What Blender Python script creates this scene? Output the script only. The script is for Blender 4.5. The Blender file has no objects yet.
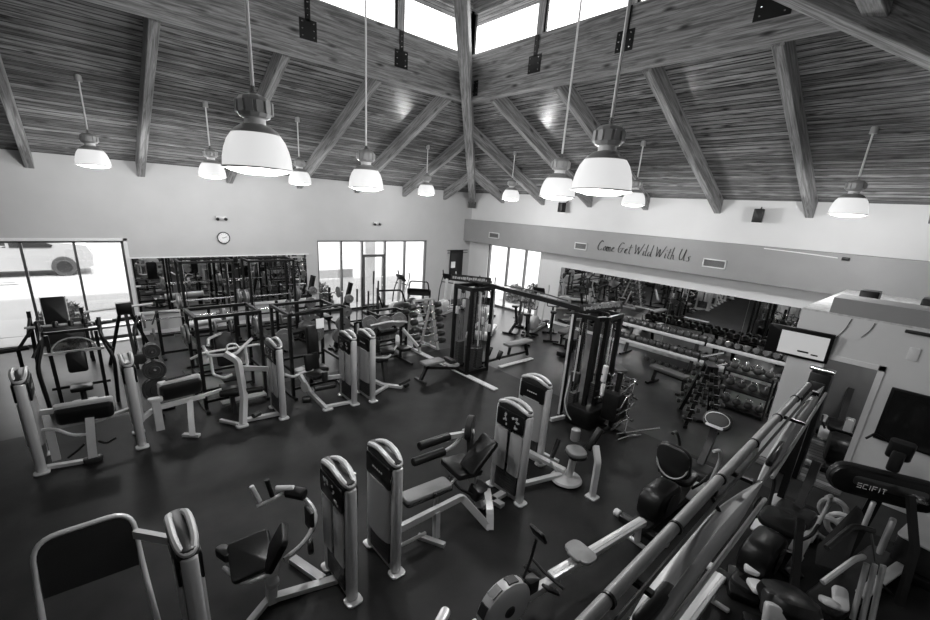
import bpy, math, random
from mathutils import Vector, Matrix, Euler
random.seed(7)
S = bpy.context.scene
COL = S.collection
PI = math.pi

# ------------------------------------------------------------------ materials
def new_mat(name):
    m = bpy.data.materials.new(name); m.use_nodes = True
    return m, m.node_tree.nodes, m.node_tree.links, m.node_tree.nodes['Principled BSDF']

def g(v): return (v, v, v, 1)

def mat(name, v, rough=.5, metal=0., noise=0., scale=30., bump=0., emit=0., spec=.5, coat=0.):
    m, N, L, b = new_mat(name)
    b.inputs['Base Color'].default_value = g(v)
    b.inputs['Roughness'].default_value = rough
    b.inputs['Metallic'].default_value = metal
    b.inputs['Specular IOR Level'].default_value = spec
    b.inputs['Coat Weight'].default_value = coat
    if emit:
        b.inputs['Emission Color'].default_value = g(1); b.inputs['Emission Strength'].default_value = emit
    if noise or bump:
        tc = N.new('ShaderNodeTexCoord'); n = N.new('ShaderNodeTexNoise')
        n.inputs['Scale'].default_value = scale; n.inputs['Detail'].default_value = 6
        L.new(tc.outputs['Object'], n.inputs['Vector'])
        if noise:
            r = N.new('ShaderNodeMapRange')
            r.inputs['From Min'].default_value = .3; r.inputs['From Max'].default_value = .7
            r.inputs['To Min'].default_value = v*(1-noise); r.inputs['To Max'].default_value = v*(1+noise)
            L.new(n.outputs['Fac'], r.inputs['Value']); L.new(r.outputs['Result'], b.inputs['Base Color'])
        if bump:
            bp = N.new('ShaderNodeBump'); bp.inputs['Strength'].default_value = bump; bp.inputs['Distance'].default_value = .02
            L.new(n.outputs['Fac'], bp.inputs['Height']); L.new(bp.outputs['Normal'], b.inputs['Normal'])
    return m

def wood(name, axis, lo, hi, plank=0., rough=.4, knots=True):
    """grain runs along axis (0 = X, 1 = Y); plank > 0 adds board joints across the other axis"""
    m, N, L, b = new_mat(name)
    tc = N.new('ShaderNodeTexCoord'); sp = N.new('ShaderNodeSeparateXYZ')
    L.new(tc.outputs['Object'], sp.inputs['Vector'])
    mp = N.new('ShaderNodeMapping'); L.new(tc.outputs['Object'], mp.inputs['Vector'])
    mp.inputs['Scale'].default_value = (.8, 15, 15) if axis == 0 else (15, .8, 15) if axis == 1 else (15, 15, .8)
    n1 = N.new('ShaderNodeTexNoise'); n1.inputs['Scale'].default_value = 1.6; n1.inputs['Detail'].default_value = 8
    n1.inputs['Roughness'].default_value = .65; n1.inputs['Distortion'].default_value = .8
    L.new(mp.outputs['Vector'], n1.inputs['Vector'])
    ramp = N.new('ShaderNodeMapRange'); ramp.inputs['From Min'].default_value = .38; ramp.inputs['From Max'].default_value = .64
    ramp.inputs['To Min'].default_value = lo; ramp.inputs['To Max'].default_value = hi
    L.new(n1.outputs['Fac'], ramp.inputs['Value'])
    col = ramp.outputs['Result']
    def mul(a, bb):
        x = N.new('ShaderNodeMath'); x.operation = 'MULTIPLY'
        L.new(a, x.inputs[0])
        if isinstance(bb, (int, float)): x.inputs[1].default_value = bb
        else: L.new(bb, x.inputs[1])
        return x.outputs[0]
    if knots:
        mk = N.new('ShaderNodeMapping'); L.new(tc.outputs['Object'], mk.inputs['Vector'])
        mk.inputs['Scale'].default_value = (1.5, 4.5, 4.5) if axis == 0 else (4.5, 1.5, 4.5) if axis == 1 else (4.5, 4.5, 1.5)
        v = N.new('ShaderNodeTexVoronoi'); v.inputs['Scale'].default_value = .9
        L.new(mk.outputs['Vector'], v.inputs['Vector'])
        r2 = N.new('ShaderNodeMapRange'); r2.inputs['From Min'].default_value = .05; r2.inputs['From Max'].default_value = .20
        r2.inputs['To Min'].default_value = .12; r2.inputs['To Max'].default_value = 1
        L.new(v.outputs['Distance'], r2.inputs['Value']); col = mul(col, r2.outputs['Result'])
    if plank:
        d = N.new('ShaderNodeMath'); d.operation = 'DIVIDE'; L.new(sp.outputs[1-axis], d.inputs[0]); d.inputs[1].default_value = plank
        fr = N.new('ShaderNodeMath'); fr.operation = 'FRACT'; L.new(d.outputs[0], fr.inputs[0])
        fl = N.new('ShaderNodeMath'); fl.operation = 'FLOOR'; L.new(d.outputs[0], fl.inputs[0])
        wn = N.new('ShaderNodeTexWhiteNoise'); wn.noise_dimensions = '1D'; L.new(fl.outputs[0], wn.inputs['W'])
        rr = N.new('ShaderNodeMapRange'); rr.inputs['To Min'].default_value = .5; rr.inputs['To Max'].default_value = 1.5
        L.new(wn.outputs['Value'], rr.inputs['Value']); col = mul(col, rr.outputs['Result'])
        gp = N.new('ShaderNodeMath'); gp.operation = 'GREATER_THAN'; L.new(fr.outputs[0], gp.inputs[0]); gp.inputs[1].default_value = .17
        g2 = N.new('ShaderNodeMapRange'); g2.inputs['To Min'].default_value = .16; g2.inputs['To Max'].default_value = 1
        L.new(gp.outputs[0], g2.inputs['Value']); col = mul(col, g2.outputs['Result'])
        bp = N.new('ShaderNodeBump'); bp.inputs['Strength'].default_value = .6; bp.inputs['Distance'].default_value = .02
        L.new(gp.outputs[0], bp.inputs['Height']); L.new(bp.outputs['Normal'], b.inputs['Normal'])
    L.new(col, b.inputs['Base Color'])
    b.inputs['Roughness'].default_value = rough
    return m

M = dict(
    wall=mat('wall_paint', .46, .7, noise=.04, scale=1.2),
    wall_right=mat('wall_paint_bright', .66, .7, noise=.03, scale=1.2),
    band=mat('grey_band_paint', .27, .7, noise=.04, scale=2.),
    trim=mat('white_trim', .72, .45),
    frame=mat('window_frame_metal', .13, .35, .6),
    rubber=mat('rubber_floor', .009, .50, spec=.22, noise=.8, scale=1.6, bump=.12),
    vinyl=mat('smooth_floor', .026, .36, spec=.28, noise=.3, scale=2.5),
    mirror=mat('mirror_glass', .78, .015, 1.),
    silver=mat('silver_frame_paint', .62, .32, .35),
    silver2=mat('silver_plastic', .50, .42, .25),
    tubegrey=mat('wrapped_tube_grey', .20, .45),
    panelgrey=mat('satin_panel_grey', .30, .42, .2),
    benchgrey=mat('worn_bench_top', .06, .45),
    shroud=mat('smoked_shroud', .42, .28, .35),
    chrome=mat('chrome', .75, .14, 1.),
    black=mat('black_paint', .006, .36, spec=.3),
    steel=mat('dark_steel', .10, .3, .8),
    vinylpad=mat('black_upholstery', .007, .34, spec=.35, bump=.05, scale=60),
    greypad=mat('grey_upholstery', .20, .45),
    plastic=mat('dark_plastic', .020, .35, spec=.4),
    iron=mat('cast_iron', .055, .42, .35),
    ironface=mat('grey_plate_face', .20, .45, .4),
    rubberhex=mat('dumbbell_rubber', .022, .30, coat=.3),
    white=mat('white_plastic', .72, .35),
    paper=mat('white_paper', .85, .8),
    mark=mat('placard_marks', .5, .6),
    lampmetal=mat('lamp_grey_metal', .40, .4, .3),
    bell=mat('lit_prismatic_shade', .5, .35, emit=.36),
    bulb=mat('lit_lamp_lens', .9, .3, emit=1.3),
    screen=mat('glossy_screen', .012, .07),
    screen_reflection=mat('painted_screen_reflection', .5, .3, emit=.15),  # glow painted in for the bright room reflected in the television glass
    display=mat('console_display', .05, .5, spec=.2),
    beamA=wood('beam_wood_x', 0, .10, .36, rough=.5),
    beamB=wood('beam_wood_y', 1, .10, .36, rough=.5),
    postw=wood('post_wood', 2, .18, .44, rough=.5),
    deckA=wood('deck_boards_x', 0, .05, .30, plank=.125, rough=.26),
    deckB=wood('deck_boards_y', 1, .05, .30, plank=.125, rough=.26),
    plankfloor=wood('wood_floor', 1, .16, .30, plank=.14, rough=.35, knots=False),
    stucco=mat('rough_plaster', .55, .9, noise=.25, scale=14, bump=.3),
    asphalt=mat('sunlit_asphalt', .30, .9, noise=.05, scale=1.5),
    grass=mat('planting_bed', .22, .95, noise=.5, scale=9),
    leaf=mat('leaves', .09, .7, noise=.5, scale=20),
    carpaint=mat('white_car_paint', .30, .25, coat=.5),
    carglass=mat('car_glass', .03, .1),
    tyre=mat('tyre', .05, .7),
    extwall=mat('outside_wall', .6, .9),
)
def glass_mat():
    m, N, L, b = new_mat('window_glass')
    out = N['Material Output']
    t = N.new('ShaderNodeBsdfTransparent'); gl = N.new('ShaderNodeBsdfGlossy'); gl.inputs['Roughness'].default_value = .02
    mx = N.new('ShaderNodeMixShader'); mx.inputs[0].default_value = .06
    L.new(t.outputs[0], mx.inputs[1]); L.new(gl.outputs[0], mx.inputs[2]); L.new(mx.outputs[0], out.inputs['Surface'])
    return m
M['glass'] = glass_mat()
def clear_mat():
    m, N, L, b = new_mat('clear_plastic')
    out = N['Material Output']
    t = N.new('ShaderNodeBsdfTransparent'); t.inputs['Color'].default_value = g(.75)
    gl = N.new('ShaderNodeBsdfGlossy'); gl.inputs['Roughness'].default_value = .1
    mx = N.new('ShaderNodeMixShader'); mx.inputs[0].default_value = .22
    L.new(t.outputs[0], mx.inputs[1]); L.new(gl.outputs[0], mx.inputs[2]); L.new(mx.outputs[0], out.inputs['Surface'])
    return m
M['clear'] = clear_mat()

# ------------------------------------------------------------------ mesh kit
def rot(rx=0, ry=0, rz=0): return Euler((math.radians(rx), math.radians(ry), math.radians(rz))).to_matrix()
I3 = Matrix.Identity(3)

class B:
    def __init__(s): s.v = []; s.f = []
    def add(s, vs, fs):
        o = len(s.v); s.v += [tuple(p) for p in vs]; s.f += [tuple(i+o for i in f) for f in fs]; return s
    def rings(s, rings, cap=True, close=False):
        n = len(rings[0]); vs = [p for r in rings for p in r]; fs = []
        m = len(rings)
        for i in range(m-1 if not close else m):
            a = i*n; b = ((i+1) % m)*n
            for k in range(n): fs.append((a+k, a+(k+1) % n, b+(k+1) % n, b+k))
        if cap and not close:
            fs.append(tuple(range(n-1, -1, -1))); fs.append(tuple((m-1)*n+k for k in range(n)))
        return s.add(vs, fs)
    def box(s, c, d, R=I3):
        c = Vector(c); x, y, z = d[0]/2, d[1]/2, d[2]/2
        vs = [c+R@Vector((i*x, j*y, k*z)) for k in (-1, 1) for i, j in ((-1, -1), (1, -1), (1, 1), (-1, 1))]
        return s.add(vs, [(3, 2, 1, 0), (4, 5, 6, 7), (0, 1, 5, 4), (1, 2, 6, 5), (2, 3, 7, 6), (3, 0, 4, 7)])
    def bb(s, a, b):
        return s.box([(a[i]+b[i])/2 for i in range(3)], [abs(b[i]-a[i]) for i in range(3)])
    def slab(s, c, d, r=.04, ch=.012, R=I3, seg=4):
        """rounded-corner block, chamfered top and bottom"""
        c = Vector(c); hx, hy, hz = d[0]/2, d[1]/2, d[2]/2; r = min(r, hx*.99, hy*.99); ch = min(ch, hz*.9, hx*.5, hy*.5)
        def outline(ins, z):
            o = []; rr = max(r-ins, .0005)
            for qx, qy, a0 in ((1, 1, 0), (-1, 1, 90), (-1, -1, 180), (1, -1, 270)):
                for k in range(seg+1):
                    a = math.radians(a0+90*k/seg)
                    o.append(c+R@Vector((qx*(hx-ins-rr)+rr*math.cos(a), qy*(hy-ins-rr)+rr*math.sin(a), z)))
            return o
        return s.rings([outline(ch, -hz), outline(ch*.3, -hz+ch*.35), outline(0, -hz+ch), outline(0, hz-ch), outline(ch*.3, hz-ch*.35), outline(ch, hz)])
    def tube(s, pts, r, n=8, closed=False, bend=0., flat=None, bs=4):
        """round tube, or rectangular bar with flat=(w, h), along pts; bend rounds the corners"""
        P = [Vector(p) for p in pts]
        if bend and len(P) > 2:
            Q = [] if closed else [P[0]]
            rng = range(len(P)) if closed else range(1, len(P)-1)
            for i in rng:
                a, b, c = P[i-1], P[i], P[(i+1) % len(P)]
                d1 = min(bend, (a-b).length*.45); d2 = min(bend, (c-b).length*.45)
                p1 = b+(a-b).normalized()*d1; p2 = b+(c-b).normalized()*d2
                for k in range(bs+1):
                    t = k/bs; Q.append(p1*(1-t)**2+b*2*t*(1-t)+p2*t*t)
            if not closed: Q.append(P[-1])
            P = Q
        m = len(P); rings = []; up = None
        for i in range(m):
            if closed: t = (P[(i+1) % m]-P[i-1]).normalized()
            else: t = (P[min(i+1, m-1)]-P[max(i-1, 0)]).normalized()
            if up is None:
                up = Vector((0, 0, 1)) if abs(t.z) < .95 else Vector((0, 1, 0))
                up = (up-t*up.dot(t)).normalized()
            else:
                u = up-t*up.dot(t); up = u.normalized() if u.length > 1e-4 else up
            sd = t.cross(up)
            if flat: w, h = flat[0]/2, flat[1]/2; ring = [P[i]+sd*x+up*y for x, y in ((-w, -h), (w, -h), (w, h), (-w, h))]
            else: ring = [P[i]+(sd*math.cos(2*PI*k/n)+up*math.sin(2*PI*k/n))*r for k in range(n)]
            rings.append(ring)
        return s.rings(rings, close=closed)
    def cyl(s, a, b, r, n=16, r2=None):
        a, b = Vector(a), Vector(b); t = (b-a).normalized()
        up = Vector((0, 0, 1)) if abs(t.z) < .9 else Vector((1, 0, 0)); up = (up-t*up.dot(t)).normalized(); sd = t.cross(up)
        r2 = r if r2 is None else r2
        rg = lambda p, q: [p+(sd*math.cos(2*PI*k/n)+up*math.sin(2*PI*k/n))*q for k in range(n)]
        c = min(.012, r*.25, (b-a).length*.2)
        return s.rings([rg(a, r-c), rg(a+t*c, r), rg(b-t*c, r2), rg(b, r2-c)])
    def lathe(s, prof, c=(0, 0, 0), n=20, R=I3):
        c = Vector(c)
        return s.rings([[c+R@Vector((r*math.cos(2*PI*k/n), r*math.sin(2*PI*k/n), z)) for k in range(n)] for r, z in prof])
    def ball(s, c, r, n=12, sc=(1, 1, 1), R=I3):
        m = n//2; c = Vector(c)
        return s.rings([[c+R@Vector((r*sc[0]*math.sin(t)*math.cos(2*PI*k/n), r*sc[1]*math.sin(t)*math.sin(2*PI*k/n), r*sc[2]*math.cos(t))) for k in range(n)]
                        for t in [PI-(.02+(PI-.04)*i/m) for i in range(m+1)]])
    def prism(s, poly, t, c=(0, 0, 0), R=I3):
        """polygon in local XZ, thickness t along local Y"""
        c = Vector(c)
        return s.rings([[c+R@Vector((x, -t/2, z)) for x, z in poly], [c+R@Vector((x, t/2, z)) for x, z in poly]])
    def obj(s, name, m, parent=None, smooth=True):
        me = bpy.data.meshes.new(name); me.from_pydata(s.v, [], s.f); me.validate()
        import bmesh
        bm = bmesh.new(); bm.from_mesh(me); bmesh.ops.recalc_face_normals(bm, faces=bm.faces); bm.to_mesh(me); bm.free()
        if smooth:
            me.shade_smooth(); me.set_sharp_from_angle(angle=math.radians(38))
        me.materials.append(M[m] if isinstance(m, str) else m)
        o = bpy.data.objects.new(name, me); COL.objects.link(o)
        if parent: o.parent = parent
        return o

def thing(name, label, cat, loc=(0, 0, 0), rz=0, group=None):
    o = bpy.data.objects.new(name, None); COL.objects.link(o); o.empty_display_size = .1
    o.location = loc; o.rotation_euler = (0, 0, math.radians(rz)); o['label'] = label; o['category'] = cat
    if group: o['group'] = group
    return o
def tag(o, label, cat, group=None, kind=None):
    o['label'] = label; o['category'] = cat
    if group: o['group'] = group
    if kind: o['kind'] = kind
    return o
def struct(name, b, m, label=None, parent=None, smooth=False):
    o = b.obj(name, m, parent, smooth)
    if not parent: o['kind'] = 'structure'; o['label'] = label; o['category'] = name.split('_')[0]
    return o
def dup(src, loc, rz=None, label=None, group=None):
    r = src.copy(); COL.objects.link(r); r.location = loc
    if rz is not None: r.rotation_euler = (0, 0, math.radians(rz))
    if label: r['label'] = label
    if group: r['group'] = group
    for ch in list(src.children):
        c = ch.copy(); COL.objects.link(c); c.parent = r
        for q in list(ch.children):
            d = q.copy(); COL.objects.link(d); d.parent = c
    return r

# ------------------------------------------------------------------ the room
XW, YW = 13.87, 15.17            # right wall plane, back wall plane
XL, YF = -11.3, -3.67            # the two walls behind the viewer
ZW = 4.85; SL = .466             # wall top, roof slope
AX0, AX1, AY0, AY1 = -6.03, 8.6, 1.6, 9.86   # raised clerestory square
HA = 2.75                        # window heads

# floor: black rubber in the middle, smooth pale floor along the walls
struct('floor', B().bb((XL-.2, YF-.2, -.12), (XW+.2, YW+.2, -.004)), 'vinyl', 'smooth grey floor along the mirrored walls')
struct('floor_rubber', B().bb((XL, YF, -.003), (8.2, 9.6, .004)), 'rubber', 'black rubber gym floor under the machines')

def wall_with_holes(axis, plane, a0, a1, z1, holes, thick, out):
    """axis 0: wall runs along X at y=plane; axis 1: runs along Y at x=plane"""
    b = B(); cuts = sorted(holes); cur = a0
    def blk(p, q, z0, zz):
        lo, hi = (plane, plane+out*thick)
        if axis == 0: b.bb((p, lo, z0), (q, hi, zz))
        else: b.bb((lo, p, z0), (hi, q, zz))
    for (p, q, z0, zz) in cuts:
        if p > cur: blk(cur, p, 0, z1)
        if z0 > 0: blk(p, q, 0, z0)
        if zz < z1: blk(p, q, zz, z1)
        cur = q
    if cur < a1: blk(cur, a1, 0, z1)
    return b
struct('wall_back', wall_with_holes(0, YW, XL-.2, XW+.2, ZW+.25, [(-2.25, .86, 0, HA), (6.44, 11.36, 0, HA)], .2, 1), 'wall', 'pale grey wall with clock and storefront windows')
struct('wall_right', wall_with_holes(1, XW, YF-.2, YW, ZW+.25, [(10.9, 13.9, 0, HA)], .2, 1), 'wall_right', 'white wall above the mirrors behind the lettered band')
struct('wall_left', B().bb((XL-.2, YF-.2, 0), (XL, YW, ZW+.25)), 'wall', 'plain wall at the far left')
struct('wall_front', B().bb((XL-.2, YF-.2, 0), (XW+.2, YF, ZW+.25)), 'wall', 'plain wall behind the viewer')

# grey lettered band along the right wall
XB = 13.45
struct('trim_1', B().bb((XB, YF, HA), (XW, YW-.01, 3.70)), 'band', 'long grey boxed band with painted script lettering')

# mirrors
mb = B().bb((.98, YW-.03, .70), (6.0, YW-.004, 2.26))
struct('mirror_back', mb, 'mirror', 'wide wall mirror between the two back windows')
for i, (a, c) in enumerate(((1.5, 3.5), (3.5, 5.6), (5.6, 7.7), (7.7, 9.85))):
    struct('mirror_right.%03d' % i if i else 'mirror_right', B().bb((XW-.03, a+.004, .12), (XW-.004, c-.004, 2.25)), 'mirror', 'tall mirror panel behind the dumbbell racks')
struct('trim_2', B().bb((.86, YW-.05, .62), (6.3, YW-.001, .70)).bb((.86, YW-.045, 2.26), (6.1, YW-.001, 2.29)), 'trim', 'white ledge under the back mirror')
struct('baseboard_back', B().bb((.86, YW-.02, 0), (6.44, YW-.001, .11)), 'trim', 'pale baseboard under the back mirror')
struct('baseboard_right', B().bb((XW-.02, 1.5, 0), (XW-.001, 10.8, .1)), 'trim', 'pale baseboard under the right mirrors')

# windows
def window(name, axis, plane, a0, a1, mulls, z1, label, door=None, z0=0.0):
    t = bpy.data.objects.new(name, None); COL.objects.link(t); t['kind'] = 'structure'; t['label'] = label; t['category'] = 'window'
    fr = B(); w = .055; d = .12
    def blk(b, p, q, za, zb, off=0., dd=d):
        lo, hi = plane+.04+off, plane+.04+off+dd
        if axis == 0: b.bb((p, lo, za), (q, hi, zb))
        else: b.bb((lo, p, za), (hi, q, zb))
    blk(fr, a0, a1, z1-w, z1); blk(fr, a0, a1, z0, z0+.08)
    blk(fr, a0, a0+w, z0, z1); blk(fr, a1-w, a1, z0, z1)
    for mm in mulls: blk(fr, mm-w/2, mm+w/2, z0, z1)
    fr.obj('window_frame', 'frame', t, False)
    xs = [a0]+list(mulls)+[a1]
    for p, q in zip(xs[:-1], xs[1:]):
        gb = B(); blk(gb, p+.02, q-.02, z0+.05, z1-.03, .05, .012); gb.obj('pane', 'glass', t, False)
    return t, blk
wt, blk = window('window_1', 0, YW, -2.25, .86, [-1.19, -.18], HA, 'large storefront window at left with car outside')
c = B(); c.bb((-2.3, YW-.03, HA), (.95, YW+.0, HA+.07)).bb((.86, YW-.03, 0), (.95, YW, HA+.07)); c.obj('casing', 'trim', wt, False)
wt, blk = window('window_2', 0, YW, 6.44, 11.36, [7.4, 8.28, 9.31, 10.27], HA, 'bright storefront window with glass door at the back')
b = B(); blk(b, 8.28, 9.31, 2.10, 2.2, -.01, .14); blk(b, 8.29, 8.38, 0, 2.1, -.01, .14); blk(b, 9.21, 9.30, 0, 2.1, -.01, .14); blk(b, 8.3, 9.3, 0, .2, -.01, .14); b.obj('door_frame', 'frame', wt, False)
B().tube([(9.14, YW, .95), (9.14, YW-.07, .95), (9.14, YW-.07, 1.3), (9.14, YW, 1.3)], .012, bend=.03).obj('door_handle', 'chrome', wt)
wt, blk = window('window_3', 1, XW, 10.9, 13.9, [11.75, 12.75], HA-.02, 'corner window under the grey band with shrubs outside')

# roof deck slopes, rafters, hips, ring beams ----------------------------------
def zd(h): return ZW+SL*h        # deck underside at distance h inward from a wall
T = .12
hA = YW-AY1; 
def deck(name, pts, m, label):
    b = B(); lo = [Vector(p) for p in pts]; hi = [p+Vector((0, 0, T)) for p in lo]
    b.rings([lo, hi]); return struct(name, b, m, label)
e = 0.0
zi = zd(YW-AY1)
deck('ceiling_back', [(XL, YW, ZW), (XW, YW, ZW), (AX1, AY1, zi), (AX0, AY1, zi)], 'deckA', 'dark board ceiling sloping down to the back wall')
deck('ceiling_right', [(XW, YW, ZW), (XW, YF, ZW), (AX1, AY0, zi), (AX1, AY1, zi)], 'deckB', 'dark board ceiling sloping down to the right wall')
deck('ceiling_front', [(XW, YF, ZW), (XL, YF, ZW), (AX0, AY0, zi), (AX1, AY0, zi)], 'deckA', 'dark board ceiling behind the viewer')
deck('ceiling_left', [(XL, YF, ZW), (XL, YW, ZW), (AX0, AY1, zi), (AX0, AY0, zi)], 'deckB', 'dark board ceiling at the far left')

def wbeam(name, p, q, w, h, m, label, cat='rafter', group=None, mat_axis=None):
    """timber whose bottom edge runs p -> q"""
    p, q = Vector(p), Vector(q); t = (q-p).normalized(); sd = Vector((t.y, -t.x, 0)).normalized()*w/2; up = Vector((0, 0, h))
    c = .012
    Z_ = t.cross(Vector((t.y, -t.x, 0)).normalized()); Z_ = Z_ if Z_.z > 0 else -Z_
    Mx = Matrix((t, Z_.cross(t), Z_)).transposed(); Mi = Mx.inverted()
    ring = lambda o: [Mi@(v-p) for v in (o-sd+Vector((0, 0, c)), o-sd*.9, o+sd*.9, o+sd+Vector((0, 0, c)), o+sd+up, o-sd+up)]
    b = B().rings([ring(p), ring(q)])
    o = b.obj(name, 'beamA', None, False); o.matrix_world = Matrix.Translation(p) @ Mx.to_4x4()
    o['kind'] = 'structure'; o['label'] = label; o['category'] = cat
    if group: o['group'] = group
    return o
RZ0 = 4.47; RH = .39
na = 0
for x in (-9.3, -7.15, -5.0, -2.85, -.7, 1.5, 3.72, 5.88, 8.02, 10.12, 12.22):
    top = hA if AX0 < x < AX1 else (XW-x if x > AX1 else x-XL)
    top = min(top, hA)
    wbeam('trim_rafter', (x, YW-.01, RZ0), (x, YW-top+.1, RZ0+SL*(top-.1)), .17, RH, 'beamB', 'wooden rafter on the back roof slope', group='rafters of the back slope')
for y in (13.25, 11.11, 9.02, 6.96, 4.85, 2.74, .6, -1.5):
    top = (XW-AX1) if AY0 < y < AY1 else (YW-y if y > AY1 else y-YF)
    top = min(top, XW-AX1)
    wbeam('trim_rafter', (XW-.01, y, RZ0), (XW-top+.1, y, RZ0+SL*(top-.1)), .17, RH, 'beamA', 'wooden rafter on the right roof slope', group='rafters of the right slope')
# hips (deeper timbers)
hz = 4.30
def hip(cx, cy, sx, sy, label, k1=8.2):
    wbeam('trim_hip', (cx, cy, hz), (cx+sx*k1, cy+sy*k1, hz+SL*k1), .26, .56, 'beamA', label)
hip(XW-.05, YW-.05, -1, -1, 'big hip beam rising from the far corner of the room')
hip(XW-.05, YF+.05, -1, 1, 'big hip beam at the upper right')
hip(XL+.05, YW-.05, 1, -1, 'big hip beam at the far left', 5.2)
B().box((XW-.20, YW-.20, hz+.03), (.16, .34, .26), rot(0, 0, 45)).obj('hip_shoe', 'black', None, False)
tag(bpy.data.objects['hip_shoe'], 'black steel shoe at the foot of the corner hip beam', 'bracket')
# ring beams
ZB0, ZB1 = 6.93, 7.72
def ring(name, a, c, m, lab):
    wbeam(name, (a[0], a[1], ZB0), (c[0], c[1], ZB0), .24, ZB1-ZB0, m, lab, 'beam')
    wbeam(name, (a[0], a[1], ZB1+.005), (c[0], c[1], ZB1+.005), .20, .29, m, lab.replace('deep', 'upper sill above the deep'), 'beam')
ring('trim_beam', (AX0-.1, AY1), (AX1+.12, AY1), 'beamA', 'deep wooden ring beam under the left clerestory glass')
ring('trim_beam', (AX1, AY1-.12), (AX1, AY0-.1), 'beamB', 'deep wooden ring beam under the right clerestory glass')
ring('trim_beam', (AX1+.12, AY0), (AX0-.1, AY0), 'beamA', 'deep wooden ring beam behind the viewer')
ring('trim_beam', (AX0, AY0-.1), (AX0, AY1+.1), 'beamB', 'deep wooden ring beam at far left')
# black steel plates on the ring beams
plates = [(x, AY1-.125, 0, 'x') for x in (6.33, 4.1)]+[(AX1-.125, y, 0, 'y') for y in (7.5, 5.28)]
nm = {6.33: 'first black bolted plate left of the hip beam', 4.1: 'second black bolted plate left of the hip beam',
      7.5: 'first black bolted plate right of the hip beam', 5.28: 'second black bolted plate right of the hip beam'}
def plate(x, y, ax, label, w=.36, zc=7.42, strap=True):
    t = thing('bolted_plate', label, 'bracket', (x, y, zc))
    b = B(); b2 = B()
    R = I3 if ax == 'x' else rot(0, 0, 90)
    b.box((0, 0, 0), (w, .014, .36), R)
    if strap: b.box((0, 0, .36), (.11, .014, .42), R)
    b.obj('steel_plate', 'black', t, False)
    for i in (-1, 1):
        for k in (-.12, 0, .12):
            p = R@Vector((i*w*.33, -.012 if ax == 'x' else .012, k)); B().ball(p, .018, 6).obj('bolt_head', 'chrome', t)
    if strap:
        for k in (.25, .36, .47): B().ball(R@Vector((0, -.012 if ax == 'x' else .012, k)), .016, 6).obj('bolt_head', 'chrome', t)
for x, y, _, ax in plates: plate(x, y, ax, nm[x if ax == 'x' else y])
plate(AX1-.125, 2.85, 'y', 'wide black bolted plate high at the right on the ring beam', .5, 7.4, False)
plate(AX1-.14, AY1-.42, 'y', 'narrow black plate where the ring beam meets the hip', .16, 7.2, False)

# clerestory: posts, glass, top beam, roof
ZC0, ZC1 = 8.015, 9.0
def clere(n, axis, plane, a0, a1, mulls, label):
    t = bpy.data.objects.new('window_%d' % n, None); COL.objects.link(t); t['kind'] = 'structure'; t['label'] = label; t['category'] = 'window'
    for mm in list(mulls)+[a0, a1]:
        b = B()
        if axis == 0: b.bb((mm-.08, plane-.08, ZC0), (mm+.08, plane+.08, ZC1))
        else: b.bb((plane-.08, mm-.08, ZC0), (plane+.08, mm+.08, ZC1))
        b.obj('post', 'postw', t, False)
        b = B()
        for s in (-1, 1):
            if axis == 0: b.bb((mm+s*.08, plane-.02, ZC0), (mm+s*.125, plane+.04, ZC1))
            else: b.bb((plane-.02, mm+s*.08, ZC0), (plane+.04, mm+s*.125, ZC1))
        b.obj('sash', 'black', t, False)
    b = B()
    if axis == 0: b.bb((a0, plane-.005, ZC0), (a1, plane+.005, ZC1))
    else: b.bb((plane-.005, a0, ZC0), (plane+.005, a1, ZC1))
    b.obj('pane', 'glass', t, False)
    b = B()
    if axis == 0: b.bb((a0-.1, plane-.12, ZC1), (a1+.1, plane+.12, ZC1+.35)).bb((a0, plane-.03, ZC1-.05), (a1, plane+.05, ZC1))
    else: b.bb((plane-.12, a0-.1, ZC1), (plane+.12, a1+.1, ZC1+.35)).bb((plane-.03, a0, ZC1-.05), (plane+.05, a1, ZC1))
    b.obj('head_beam', 'beamA' if axis == 0 else 'beamB', t, False)
clere(4, 0, AY1, AX0, AX1, (6.35, 4.15, 2.0, -.15, -2.3, -4.45), 'left clerestory window band above the ring beam')
clere(5, 1, AX1, AY0, AY1, (7.5, 5.28, 3.2), 'right clerestory window band above the ring beam')
clere(6, 0, AY0, AX0, AX1, (6.35, 4.15, 2.0, -.15, -2.3, -4.45), 'clerestory window band behind the viewer')
clere(7, 1, AX0, AY0, AY1, (7.5, 5.28, 3.2), 'clerestory window band at far left')
zt = ZC1+.35; cx, cy = (AX0+AX1)/2, (AY0+AY1)/2; ov = .9
P4 = [(AX0-ov, AY0-ov), (AX1+ov, AY0-ov), (AX1+ov, AY1+ov), (AX0-ov, AY1+ov)]
for i in range(4):
    a, c_ = P4[i], P4[(i+1) % 4]
    zz = zt-ov*SL*.5
    b = B(); lo = [Vector((a[0], a[1], zz)), Vector((c_[0], c_[1], zz)), Vector((cx, cy, zt+1.6))]
    b.rings([lo, [p+Vector((0, 0, .12)) for p in lo]])
    struct('ceiling_upper_%d' % (i+1), b, 'deckA' if i % 2 == 0 else 'deckB', 'board ceiling of the raised lantern roof')

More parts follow.
